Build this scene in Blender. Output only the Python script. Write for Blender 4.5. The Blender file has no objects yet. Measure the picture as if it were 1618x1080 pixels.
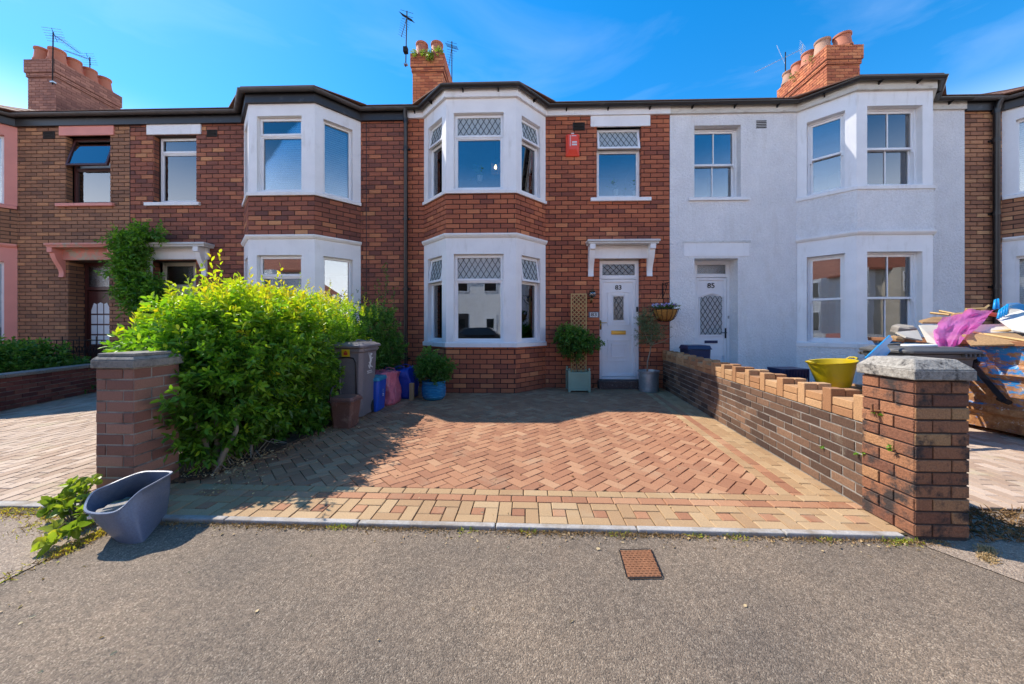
import bpy, math, random
import numpy as np
from mathutils import Vector, Matrix
random.seed(7); rng = np.random.default_rng(7)
S = bpy.context.scene
COL = S.collection
PI = math.pi
# ------------------------------------------------------------------ camera, sky, sun, exposure
TH = math.atan(15/550.0); F = 550.0; CZ = 1.3; HV = 516.0
cam = bpy.data.cameras.new('camera'); camo = bpy.data.objects.new('camera', cam); COL.objects.link(camo)
camo.location = (0, 0, CZ); camo.rotation_euler = (PI/2, 0, TH)
cam.sensor_width = 36; cam.lens = 36*F/1618; cam.shift_y = -24/1618
cam.clip_start = .05; cam.clip_end = 2000
S.camera = camo
SUN = Vector((-.76, .32, 1)).normalized()
EL = math.asin(SUN.z); AZ = math.atan2(SUN.x, SUN.y)
w = bpy.data.worlds.new('World'); S.world = w; w.use_nodes = True
nt = w.node_tree; N = nt.nodes; L = nt.links
bg = N['Background']; bg.inputs[1].default_value = .15
sky = N.new('ShaderNodeTexSky'); sky.sky_type = 'NISHITA'; sky.sun_disc = False
sky.sun_elevation = EL; sky.sun_rotation = AZ; sky.ozone_density = 2.6; sky.air_density = 1.0; sky.dust_density = .15
hs = N.new('ShaderNodeHueSaturation'); hs.inputs['Saturation'].default_value = 1.42; hs.inputs['Value'].default_value = .74; hs.inputs['Hue'].default_value = .497
L.new(sky.outputs[0], hs.inputs['Color'])
# thin high cloud streaks, over the whole sky
tc = N.new('ShaderNodeTexCoord'); mp = N.new('ShaderNodeMapping'); mp.inputs['Scale'].default_value = (1.2, 1.0, 4.5)
mp.inputs['Rotation'].default_value = (0.1, -.2, .4); mp.inputs['Location'].default_value = (2.3, .7, 1.1)
L.new(tc.outputs['Generated'], mp.inputs[0])
n1 = N.new('ShaderNodeTexNoise'); n1.inputs['Scale'].default_value = 1.6; n1.inputs['Detail'].default_value = 8; n1.inputs['Roughness'].default_value = .55
n1.inputs['Distortion'].default_value = .6
L.new(mp.outputs[0], n1.inputs['Vector'])
rp = N.new('ShaderNodeValToRGB'); rp.color_ramp.elements[0].position = .52; rp.color_ramp.elements[1].position = .95
rp.color_ramp.elements[1].color = (.17, .17, .17, 1)
L.new(n1.outputs[0], rp.inputs[0])
sx_ = N.new('ShaderNodeSeparateXYZ'); L.new(tc.outputs['Generated'], sx_.inputs[0])
hz_ = N.new('ShaderNodeMapRange'); hz_.inputs[1].default_value = .25; hz_.inputs[2].default_value = .72; hz_.inputs[3].default_value = 1.0; hz_.inputs[4].default_value = .25; L.new(sx_.outputs[2], hz_.inputs[0])
ml_ = N.new('ShaderNodeMath'); ml_.operation = 'MULTIPLY'; L.new(rp.outputs[0], ml_.inputs[0]); L.new(hz_.outputs[0], ml_.inputs[1])
mx = N.new('ShaderNodeMixRGB'); mx.inputs[2].default_value = (8.6, 8.5, 8.6, 1)
# pale band of horizon haze, the same all round
hb_ = N.new('ShaderNodeMapRange'); hb_.interpolation_type = 'SMOOTHSTEP'; hb_.inputs[1].default_value = .43; hb_.inputs[2].default_value = .08; hb_.inputs[3].default_value = 0; hb_.inputs[4].default_value = .95; L.new(sx_.outputs[2], hb_.inputs[0])
hm_ = N.new('ShaderNodeMath'); hm_.operation = 'MAXIMUM'; L.new(ml_.outputs[0], hm_.inputs[0]); L.new(hb_.outputs[0], hm_.inputs[1])
L.new(hm_.outputs[0], mx.inputs[0]); L.new(hs.outputs[0], mx.inputs[1]); L.new(mx.outputs[0], bg.inputs[0])
sl = bpy.data.lights.new('sun', 'SUN'); sl.energy = 2.75; sl.angle = math.radians(.5); sl.color = (1, .925, .81)
so = bpy.data.objects.new('sun', sl); COL.objects.link(so); so.rotation_euler = SUN.to_track_quat('Z', 'Y').to_euler(); so.location = (-8, 6, 14)
S.view_settings.view_transform = 'Standard'; S.view_settings.look = 'None'
S.view_settings.exposure = 1.32; S.view_settings.gamma = 1; S.view_settings.use_curve_mapping = False
S.render.engine = 'CYCLES'
S.cycles.max_bounces = 7; S.cycles.diffuse_bounces = 4; S.cycles.glossy_bounces = 4; S.cycles.transparent_max_bounces = 10; S.cycles.transmission_bounces = 4
S.cycles.caustics_reflective = False; S.cycles.caustics_refractive = False

# ------------------------------------------------------------------ measuring helpers (photo pixel -> point on a real plane)
def PX(u, v, Y):
    a = (u-809)/F; c = (HV-v)/F; s = Y/(math.cos(TH)+a*math.sin(TH))
    return (s*(a*math.cos(TH)-math.sin(TH)), CZ+s*c)
def X(u, Y=7.45): return PX(u, 0, Y)[0]
def Zf(u, v, Y=7.45): return PX(u, v, Y)[1]
def G(u, v, z=0.0):
    a = (u-809)/F; d = (CZ-z)*F/(v-HV)
    return (d*(a*math.cos(TH)-math.sin(TH)), d*(math.cos(TH)+a*math.sin(TH)))
def proj(p):
    d = -p[0]*math.sin(TH)+p[1]*math.cos(TH); r = p[0]*math.cos(TH)+p[1]*math.sin(TH)
    if d < .1: return None
    return (809+F*r/d, HV-F*(p[2]-CZ)/d)
def area_px(pts):
    q = [proj(p) for p in pts]
    if any(t is None for t in q): return 0
    cu = sum(t[0] for t in q)/len(q); cv = sum(t[1] for t in q)/len(q)
    if cu < -5 or cu > 1623 or cv < -5 or cv > 1085: return 0
    return .5*sum(q[i][0]*q[(i+1) % len(q)][1]-q[(i+1) % len(q)][0]*q[i][1] for i in range(len(q)))

# ------------------------------------------------------------------ materials
MAT = {}
def newmat(name):
    m = bpy.data.materials.new(name); m.use_nodes = True; MAT[name] = m
    return m, m.node_tree.nodes, m.node_tree.links, m.node_tree.nodes['Principled BSDF']
def ramp(N, stops, interp='LINEAR'):
    r = N.new('ShaderNodeValToRGB'); e = r.color_ramp; e.interpolation = interp
    while len(e.elements) < len(stops): e.elements.new(.5)
    for i, s in enumerate(stops):
        e.elements[i].position = s[0]; e.elements[i].color = (s[1], s[2], s[3], 1)
    return r
def pos(N, L, scale=(1, 1, 1)):
    g = N.new('ShaderNodeNewGeometry'); m = N.new('ShaderNodeMapping'); m.inputs['Scale'].default_value = scale
    L.new(g.outputs['Position'], m.inputs[0]); return m.outputs[0]
def noise(N, L, vec, sc, det=4, ro=.6, dist=0):
    n = N.new('ShaderNodeTexNoise'); n.inputs['Scale'].default_value = sc; n.inputs['Detail'].default_value = det
    n.inputs['Roughness'].default_value = ro; n.inputs['Distortion'].default_value = dist
    L.new(vec, n.inputs['Vector']); return n.outputs[0]
def mixc(N, L, fac, a, b, mode='MIX'):
    m = N.new('ShaderNodeMixRGB'); m.blend_type = mode
    for i, x in ((0, fac), (1, a), (2, b)):
        if isinstance(x, (int, float)): m.inputs[i].default_value = x
        elif isinstance(x, tuple): m.inputs[i].default_value = (*x, 1)
        else: L.new(x, m.inputs[i])
    return m.outputs[0]
def pm(name, stops, rough=.7, sc=3, bump=.2, bsc=60, metal=0, tone=False, grain=.25, gsc=90, stain=None, stsc=2.0, stlo=.55, sthi=.75,
       stmap=(1, 1, 1), bdist=.004, spec=.5, big=.25, pmap=(1, 1, 1)):
    """stops: colour ramp driven by the per-piece 'tone' or by soft noise; grain = fine relief in value; stain = (r,g,b) dirt or wear with noise edges"""
    m, N, L, P = newmat(name)
    v = pos(N, L, pmap)
    if isinstance(stops, tuple): stops = [(0, *[c*.88 for c in stops]), (1, *[min(1, c*1.1) for c in stops])]
    r = ramp(N, stops)
    if tone:
        a = N.new('ShaderNodeAttribute'); a.attribute_name = 'tone'; L.new(a.outputs['Fac'], r.inputs[0])
    else:
        L.new(noise(N, L, v, sc, 5), r.inputs[0])
    c = r.outputs[0]
    if big:
        b = ramp(N, [(.3, 1-big, 1-big, 1-big), (.7, 1, 1, 1)]); L.new(noise(N, L, v, .9, 3), b.inputs[0])
        c = mixc(N, L, 1, c, b.outputs[0], 'MULTIPLY')
    if grain:
        g = ramp(N, [(.3, 1-grain, 1-grain, 1-grain), (.7, 1, 1, 1)]); L.new(noise(N, L, v, gsc, 3, .7), g.inputs[0])
        c = mixc(N, L, 1, c, g.outputs[0], 'MULTIPLY')
    if stain:
        s = ramp(N, [(stlo, 0, 0, 0), (sthi, 1, 1, 1)]); L.new(noise(N, L, pos(N, L, stmap), stsc, 8, .68), s.inputs[0])
        c = mixc(N, L, s.outputs[0], c, stain)
    L.new(c, P.inputs['Base Color']); P.inputs['Roughness'].default_value = rough; P.inputs['Metallic'].default_value = metal
    P.inputs['Specular IOR Level'].default_value = spec
    if bump:
        b = N.new('ShaderNodeBump'); b.inputs['Strength'].default_value = bump; b.inputs['Distance'].default_value = bdist
        L.new(noise(N, L, v, bsc, 4, .65), b.inputs['Height']); L.new(b.outputs[0], P.inputs['Normal'])
    return m
B83 = [(0, .19, .062, .046), (.22, .26, .082, .052), (.6, .35, .112, .062), (.85, .41, .145, .078), (1, .49, .20, .105)]
B81 = [(0, .13, .052, .048), (.3, .21, .076, .058), (.65, .30, .105, .070), (.9, .39, .16, .09), (1, .48, .24, .13)]
B79 = [(0, .16, .085, .062), (.4, .25, .13, .085), (.75, .31, .16, .10), (1, .40, .21, .12)]
B87 = [(0, .17, .085, .06), (.35, .27, .13, .085), (.7, .37, .19, .115), (1, .46, .27, .16)]
for nm, st in (('brick83', B83), ('brick81', B81), ('brick79', B79), ('brick87', B87)):
    pm(nm, [(s_[0], min(.75, s_[1]*1.5), s_[2]*1.34, s_[3]*1.08) for s_ in st], .82, tone=True, grain=.22, gsc=70, bump=.5, bsc=110, big=.28, stain=(.11, .05, .045), stsc=2.2, stlo=.62, sthi=1.0)
pm('mortar_dark', (.05, .03, .028), .9, bump=.6)
pm('mortar_mid', (.085, .058, .05), .9, bump=.6)
pm('mortar_pale', (.42, .38, .33), .95, bump=.6, stain=(.10, .085, .07), stsc=5, stlo=.45, sthi=.65)
pm('chimney_brick', [(0, .42, .11, .05), (.5, .62, .19, .075), (1, .74, .29, .12)], .85, tone=True, stain=(.06, .04, .04), stsc=2.2, stlo=.58, sthi=.8)
pm('chimney_brick_dull', [(0, .27, .12, .09), (.5, .38, .17, .12), (1, .48, .23, .16)], .85, tone=True, stain=(.05, .05, .06), stsc=2.2, stlo=.58, sthi=.8)
pm('chimney_mortar', (.30, .13, .09), .9)
pm('wall_brick_dark', [(0, .085, .045, .03), (.4, .155, .084, .05), (.8, .24, .132, .078), (1, .32, .18, .105)], .9, tone=True, grain=.4, gsc=60, bump=.7, bsc=90, stain=(.30, .26, .19), stsc=3.5, stlo=.62, sthi=.8)
pm('coping_brick', [(0, .42, .20, .09), (.5, .55, .29, .13), (1, .66, .40, .20)], .9, tone=True, grain=.35, bump=.8, bsc=90, stain=(.10, .08, .05), stsc=4, stlo=.6, sthi=.8)
pm('pillar_brick', [(0, .26, .105, .06), (.4, .42, .175, .085), (.8, .52, .23, .11), (1, .62, .34, .15)], .88, tone=True, grain=.4, bump=1, bsc=60, bdist=.008, stain=(.045, .032, .028), stsc=4.5, stlo=.50, sthi=.60)
pm('left_pillar_brick', [(0, .24, .10, .07), (.5, .33, .145, .10), (1, .41, .20, .135)], .85, tone=True, grain=.2, bump=.5, bsc=90)
pm('garden_brick', [(0, .16, .045, .04), (.5, .24, .07, .055), (1, .32, .11, .075)], .85, tone=True, bump=.5)
pm('concrete_cap', (.48, .44, .38), .95, bump=1, bsc=50, bdist=.008, grain=.5, gsc=45, stain=(.045, .04, .038), stsc=16, stlo=.53, sthi=.66)
pm('concrete_cap_dull', (.34, .31, .27), .95, bump=1, bsc=50, bdist=.006, grain=.4, gsc=45, stain=(.10, .09, .08), stsc=9, stlo=.52, sthi=.7)
pm('kerb_concrete', (.54, .50, .46), .9, bump=.7, bsc=80, grain=.3, stain=(.26, .21, .16), stsc=5, stlo=.46, sthi=.66)
PAV = dict(tone=True, grain=.28, gsc=110, bump=.6, bsc=160, bdist=.003, stsc=2.3, stlo=.55, sthi=.85, big=.18)
pm('paver_red', [(0, .38, .165, .085), (.4, .45, .205, .105), (.8, .51, .25, .13), (1, .56, .31, .17)], .85, stain=(.36, .25, .155), **PAV)
pm('paver_buff', [(0, .45, .27, .135), (.5, .51, .325, .165), (1, .57, .385, .21)], .85, stain=(.42, .31, .19), **PAV)
pm('paver_pale', [(0, .46, .31, .215), (.5, .56, .41, .30), (1, .66, .50, .38)], .88, stain=(.42, .36, .20), **PAV)
pm('paver_joint', (.11, .075, .045), .95, bump=.8, bsc=80, stain=(.16, .17, .05), stsc=6, stlo=.5, sthi=.7)
pm('white_paint', (.87, .86, .86), .55, bump=.12, bsc=40, grain=.05, big=.06, stain=(.60, .58, .54), stsc=3, stlo=.56, sthi=.85, stmap=(2.2, 2.2, .5))
pm('white_paint_flaking', (.76, .75, .73), .7, bump=.3, bsc=40, grain=.1, stain=(.26, .23, .20), stsc=9, stlo=.60, sthi=.72, stmap=(1, 1, 4))
pm('fascia_weathered', (.72, .68, .60), .7, bump=.3, bsc=40, grain=.12, stain=(.36, .30, .24), stsc=5, stlo=.52, sthi=.75, stmap=(1, 1, 3))
pm('roughcast_white', (.90, .885, .88), .8, bump=1.0, bsc=26, bdist=.03, grain=.16, gsc=34, big=.05, stain=(.68, .65, .62), stsc=2, stlo=.54, sthi=.85, stmap=(2.4, 2.4, .5))
pm('pink_paint', (.78, .30, .24), .65, bump=.15, bsc=40, grain=.06, big=.1, stain=(.55, .25, .2), stsc=5, stlo=.6, sthi=.8)
pm('pink_paint_peeling', (.74, .30, .23), .75, bump=.4, bsc=30, grain=.1, stain=(.42, .33, .24), stsc=7, stlo=.5, sthi=.58)
pm('upvc_white', (.84, .84, .85), .28, bump=0, grain=0, big=.04)
pm('upvc_cream', (.70, .63, .50), .4, bump=0, grain=0, big=.05)
pm('brown_frame', (.085, .022, .018), .4, bump=.1, grain=.15)
pm('black_paint', (.022, .02, .022), .4, bump=.1, bsc=40, grain=.2, stain=(.09, .085, .085), stsc=6, stlo=.6, sthi=.8)
pm('black_gutter', (.025, .022, .022), .32, bump=0, grain=.1, stain=(.10, .09, .085), stsc=5, stlo=.6, sthi=.85)
pm('grey_gutter', (.11, .10, .10), .5, bump=.1, grain=.2, stain=(.03, .03, .03), stsc=6, stlo=.5, sthi=.7)
pm('lead', (.20, .23, .27), .5, bump=.3, bsc=12, metal=.2, grain=.2)
pm('lead_came', (.03, .035, .04), .5, bump=0, grain=0, big=0)
pm('roof_tile', [(0, .20, .09, .06), (1, .34, .17, .11)], .85, tone=True, grain=.3, stain=(.25, .22, .16), stsc=3)
pm('opposite_tile', [(0, .30, .09, .05), (1, .48, .17, .09)], .85, tone=True, grain=.3)
pm('terracotta', (.50, .17, .09), .75, bump=.3, bsc=30, grain=.2, stain=(.18, .07, .05), stsc=4, stlo=.6, sthi=.8)
pm('terracotta_pale', (.52, .30, .20), .8, bump=.3, bsc=30, grain=.25, stain=(.2, .15, .12), stsc=4)
pm('asphalt_path', (.2, .18, .165), .9)  # rebuilt below
pm('interior_wall', (.30, .29, .27), .9, bump=0, grain=0)
pm('curtain_white', (.88, .90, .90), .9, bump=.2, bsc=20, grain=.05)
pm('blind_white', (.66, .68, .68), .8, bump=0, grain=0)
pm('curtain_dark', (.10, .07, .05), .9, bump=.2)
pm('brass', (.75, .47, .12), .28, metal=1, bump=0, grain=0)
pm('antique_brass', (.30, .20, .10), .4, metal=.8, bump=.1)
pm('steel', (.60, .60, .58), .35, metal=1, bump=0, grain=.1)
pm('galvanised', (.52, .56, .60), .42, metal=.75, bump=.15, bsc=30, grain=.25, gsc=25)
pm('dark_metal', (.022, .02, .022), .75, bump=.1, spec=.2)
pm('aerial_alloy', (.75, .76, .78), .35, metal=.9, bump=0)
pm('vent_black', (.025, .022, .022), .6, bump=.1)
pm('red_plastic', (.85, .07, .035), .35, bump=0, grain=.03, big=.08)
pm('white_print', (.82, .82, .82), .6, bump=0, grain=.1)
pm('black_print', (.02, .02, .02), .5, bump=0, grain=0)
pm('yellow_sticker', (.80, .55, .02), .5, bump=0, grain=.05)
pm('red_print', (.55, .06, .03), .5, bump=0, grain=0)
pm('bin_grey', (.25, .225, .24), .48, bump=.25, bsc=220, grain=.3, gsc=120, stain=(.20, .19, .18), stsc=5, stlo=.55, sthi=.85)
pm('bin_black', (.10, .10, .10), .45, bump=.2, bsc=220, grain=.2, stain=(.26, .25, .24), stsc=4, stlo=.55, sthi=.8)
pm('caddy_brown', (.25, .115, .085), .6, bump=.25, bsc=180, grain=.35, gsc=100, stain=(.36, .22, .17), stsc=6)
pm('blue_plastic', (.012, .09, .55), .38, bump=0, grain=.06, stain=(.02, .03, .2), stsc=4, stlo=.6, sthi=.9)
pm('blue_lid', (.03, .26, .42), .4, bump=0, grain=.1)
pm('navy_plastic', (.02, .035, .10), .4, bump=0, grain=.1)
pm('pink_bag', (.72, .17, .24), .55, bump=.8, bsc=14, bdist=.02, grain=.15, stain=(.85, .45, .45), stsc=6)
pm('blue_bag', (.015, .06, .48), .45, bump=.8, bsc=16, bdist=.02, grain=.15)
pm('glazed_blue', (.035, .22, .42), .18, bump=.3, bsc=18, grain=.1, stain=(.10, .38, .55), stsc=7, stmap=(1, 1, 6))
pm('sage_paint', (.34, .44, .32), .6, bump=.2, bsc=40, grain=.1)
pm('trellis_wood', (.62, .40, .16), .75, bump=.3, bsc=60, grain=.2)
pm('wood_plain', (.46, .31, .16), .8, bump=.3, bsc=50, grain=.25)
pm('chipboard', (.46, .27, .12), .85, bump=.4, bsc=90, grain=.4, gsc=60)
pm('plasterboard', (.66, .60, .50), .85, bump=.1, grain=.1, stain=(.5, .40, .28), stsc=4)
pm('white_board', (.78, .76, .70), .8, bump=.1, grain=.06)
pm('tub_blue', (.15, .19, .28), .42, bump=.25, bsc=150, grain=.25, gsc=100, stain=(.25, .26, .28), stsc=5, stlo=.5, sthi=.85)
pm('rubble', (.42, .37, .31), .9, bump=.7, bsc=40, grain=.4, stain=(.16, .12, .10), stsc=9)
pm('yellow_tub', (.58, .42, .0), .45, bump=.1, grain=.1, stain=(.36, .27, .03), stsc=6)
pm('azure_plastic', (.01, .30, .68), .35, bump=.05, grain=.05)
pm('orange_plastic', (.75, .16, .05), .5, bump=.05)
pm('rust_plate', (.34, .14, .06), .75, bump=.8, bsc=18, bdist=.01, grain=.35, gsc=50)
pm('soil', (.085, .055, .035), .95, bump=1, bsc=40, bdist=.02, grain=.5, gsc=50, stain=(.22, .15, .09), stsc=14)
pm('twig', (.20, .13, .085), .9, bump=.3, grain=.3)
pm('pale_twig', (.36, .29, .21), .9, bump=.3, grain=.3)
pm('coir', (.50, .24, .05), .95, bump=1, bsc=60, bdist=.01, grain=.45, gsc=60)
pm('step_stone', (.15, .085, .07), .9, bump=.8, bsc=60, grain=.5, gsc=50, stain=(.30, .22, .18), stsc=16, stlo=.55, sthi=.7)
pm('car_paint', (.03, .032, .036), .2, bump=0, grain=0, big=0)
pm('car_silver', (.42, .43, .44), .25, metal=.6, bump=0, grain=0, big=0)
pm('tyre', (.02, .02, .02), .8, bump=0)
pm('dark_glass', (.012, .014, .016), .05, bump=0, grain=0, big=0)
# asphalt with visible aggregate
def asphalt(name, base, stones, dark):
    m, N, L, P = newmat(name); v = pos(N, L)
    vo = N.new('ShaderNodeTexVoronoi'); vo.inputs['Scale'].default_value = 190; L.new(v, vo.inputs['Vector'])
    bw = N.new('ShaderNodeSeparateColor'); L.new(vo.outputs['Color'], bw.inputs[0])
    r = ramp(N, [(0, *dark), (.35, *base), (.8, *[c*1.25 for c in base]), (1, *stones)]); L.new(bw.outputs[0], r.inputs[0])
    g = ramp(N, [(.32, .70, .71, .73), (.66, 1.16, 1.12, 1.06)]); L.new(noise(N, L, v, 1.1, 8, .65), g.inputs[0])
    c = mixc(N, L, 1, r.outputs[0], g.outputs[0], 'MULTIPLY')
    g2 = ramp(N, [(.35, .70, .70, .70), (.6, 1.1, 1.1, 1.1)]); L.new(noise(N, L, v, 38, 5, .7), g2.inputs[0])
    c = mixc(N, L, 1, c, g2.outputs[0], 'MULTIPLY')
    s = ramp(N, [(.6, 0, 0, 0), (.8, .5, .5, .5)]); L.new(noise(N, L, v, .7, 5, .6), s.inputs[0])
    c = mixc(N, L, s.outputs[0], c, (base[0]*1.15, base[1]*.98, base[2]*.88))
    L.new(c, P.inputs['Base Color']); P.inputs['Roughness'].default_value = .85
    b = N.new('ShaderNodeBump'); b.inputs['Strength'].default_value = .7; b.inputs['Distance'].default_value = .005
    ad = N.new('ShaderNodeMath'); ad.operation = 'ADD'
    iv = N.new('ShaderNodeMath'); iv.operation = 'MULTIPLY'; iv.inputs[1].default_value = -1.1; L.new(vo.outputs['Distance'], iv.inputs[0])
    L.new(iv.outputs[0], ad.inputs[0]); L.new(noise(N, L, v, 60, 4, .7), ad.inputs[1]); L.new(ad.outputs[0], b.inputs['Height'])
    L.new(b.outputs[0], P.inputs['Normal']); return m
asphalt('asphalt_path', (.195, .146, .104), (.36, .29, .215), (.125, .093, .066))
asphalt('asphalt_old', (.31, .235, .175), (.50, .41, .32), (.19, .145, .11))
asphalt('asphalt_road', (.13, .12, .11), (.2, .19, .18), (.03, .03, .03))
# glass: reflective sheet you can look through
def glass(name, refl, tint, rough=0.0, bump=0.0):
    m, N, L, P = newmat(name); N.remove(P); out = N['Material Output']
    t = N.new('ShaderNodeBsdfTransparent'); t.inputs[0].default_value = (*tint, 1)
    g = N.new('ShaderNodeBsdfGlossy'); g.inputs['Roughness'].default_value = rough; g.inputs[0].default_value = (.94, .96, 1, 1)
    fr = N.new('ShaderNodeFresnel'); fr.inputs[0].default_value = 1.5
    ma = N.new('ShaderNodeMath'); ma.operation = 'MULTIPLY_ADD'; ma.inputs[1].default_value = 1.3; ma.inputs[2].default_value = refl; ma.use_clamp = True
    L.new(fr.outputs[0], ma.inputs[0]); mi = N.new('ShaderNodeMixShader'); L.new(ma.outputs[0], mi.inputs[0])
    L.new(t.outputs[0], mi.inputs[1]); L.new(g.outputs[0], mi.inputs[2]); L.new(mi.outputs[0], out.inputs[0])
    b = N.new('ShaderNodeBump'); b.inputs['Strength'].default_value = .06+bump; b.inputs['Distance'].default_value = .01
    L.new(noise(N, L, pos(N, L), 1.5 if not bump else 70, 2), b.inputs['Height']); L.new(b.outputs[0], g.inputs['Normal'])
    return m
glass('glass', .13, (.80, .86, .88)); m, N_, L_, P_ = newmat('glass_pale_reflection')
P_.inputs['Base Color'].default_value = (.42, .47, .48, 1); P_.inputs['Roughness'].default_value = .08  # opaque pane; pale sky reflection is put into its base colour
glass('glass_obscured', .12, (.35, .38, .38), .12, .5)
# leaves
def leafmat(name, stops, trans=.42, rough=.42):
    m, N, L, P = newmat(name); out = N['Material Output']
    a = N.new('ShaderNodeAttribute'); a.attribute_name = 'tone'; r = ramp(N, stops); L.new(a.outputs['Fac'], r.inputs[0])
    P.inputs['Roughness'].default_value = rough; P.inputs['Specular IOR Level'].default_value = .45; L.new(r.outputs[0], P.inputs['Base Color'])
    t = N.new('ShaderNodeBsdfTranslucent'); c = mixc(N, L, 1, r.outputs[0], (1.5, 1.6, .5), 'MULTIPLY'); L.new(c, t.inputs[0])
    mi = N.new('ShaderNodeMixShader'); mi.inputs[0].default_value = trans
    L.new(P.outputs[0], mi.inputs[1]); L.new(t.outputs[0], mi.inputs[2]); L.new(mi.outputs[0], out.inputs[0]); return m
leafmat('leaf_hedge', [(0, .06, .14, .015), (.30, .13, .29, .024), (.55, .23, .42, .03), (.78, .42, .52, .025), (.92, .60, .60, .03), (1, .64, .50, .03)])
leafmat('leaf_dark', [(0, .04, .10, .02), (.6, .09, .21, .035), (1, .20, .34, .05)])
leafmat('leaf_vine', [(0, .05, .14, .02), (.6, .12, .28, .03), (1, .26, .42, .05)])
leafmat('leaf_olive', [(0, .07, .10, .05), (.6, .14, .19, .09), (1, .28, .28, .12)], .25)
leafmat('leaf_weed', [(0, .10, .17, .03), (.5, .28, .36, .05), (.8, .55, .46, .08), (1, .50, .30, .10)])
leafmat('leaf_dry', [(0, .20, .11, .05), (.5, .40, .26, .12), (1, .62, .48, .28)], .1, .8)
leafmat('petal', [(0, .45, .42, .85), (.5, .75, .72, .92), (1, .25, .12, .55)], .3, .6)
# skip paint: blue flaking off rust
def skipmat():
    m, N, L, P = newmat('skip_paint'); v = pos(N, L)
    rr = ramp(N, [(.3, .16, .06, .028), (.48, .36, .16, .06), (.6, .50, .27, .12), (.75, .60, .42, .26)]); L.new(noise(N, L, v, 9, 10, .75), rr.inputs[0])
    bb = ramp(N, [(.3, .01, .13, .42), (.7, .03, .30, .62)]); L.new(noise(N, L, v, 3, 4), bb.inputs[0])
    hv = pos(N, L, (1, 1.6, 4.5))
    f = ramp(N, [(.50, 0, 0, 0), (.56, 1, 1, 1)]); sz_ = N.new('ShaderNodeSeparateXYZ'); L.new(v, sz_.inputs[0]); zm_ = N.new('ShaderNodeMath'); zm_.operation = 'MULTIPLY_ADD'; zm_.inputs[1].default_value = .16; zm_.inputs[2].default_value = -.10; L.new(sz_.outputs[2], zm_.inputs[0])
    za_ = N.new('ShaderNodeMath'); za_.operation = 'ADD'; L.new(zm_.outputs[0], za_.inputs[0]); L.new(noise(N, L, hv, 3.4, 12, .74), za_.inputs[1]); L.new(za_.outputs[0], f.inputs[0])
    c = mixc(N, L, f.outputs[0], rr.outputs[0], bb.outputs[0])
    f2 = ramp(N, [(.60, 0, 0, 0), (.64, 1, 1, 1)]); L.new(noise(N, L, v, 16, 8, .7), f2.inputs[0])
    c = mixc(N, L, f2.outputs[0], c, (.62, .58, .52))
    L.new(c, P.inputs['Base Color']); P.inputs['Roughness'].default_value = .6
    b = N.new('ShaderNodeBump'); b.inputs['Strength'].default_value = .6; b.inputs['Distance'].default_value = .01
    L.new(noise(N, L, v, 20, 5), b.inputs['Height']); L.new(b.outputs[0], P.inputs['Normal'])
skipmat()
def film(name, col, op):
    m, N, L, P = newmat(name); out = N['Material Output']
    P.inputs['Base Color'].default_value = (*col, 1); P.inputs['Roughness'].default_value = .18
    tl = N.new('ShaderNodeBsdfTranslucent'); tl.inputs[0].default_value = (*col, 1)
    m1 = N.new('ShaderNodeMixShader'); m1.inputs[0].default_value = .5; L.new(P.outputs[0], m1.inputs[1]); L.new(tl.outputs[0], m1.inputs[2])
    t = N.new('ShaderNodeBsdfTransparent'); t.inputs[0].default_value = (1, .8, .95, 1)
    m2 = N.new('ShaderNodeMixShader'); m2.inputs[0].default_value = op; L.new(t.outputs[0], m2.inputs[1]); L.new(m1.outputs[0], m2.inputs[2])
    L.new(m2.outputs[0], out.inputs[0])
film('pink_film', (.80, .22, .62), .8)
m, N_, L_, P_ = newmat('lamp_glow'); P_.inputs['Emission Color'].default_value = (1, .62, .25, 1); P_.inputs['Emission Strength'].default_value = 5

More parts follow.
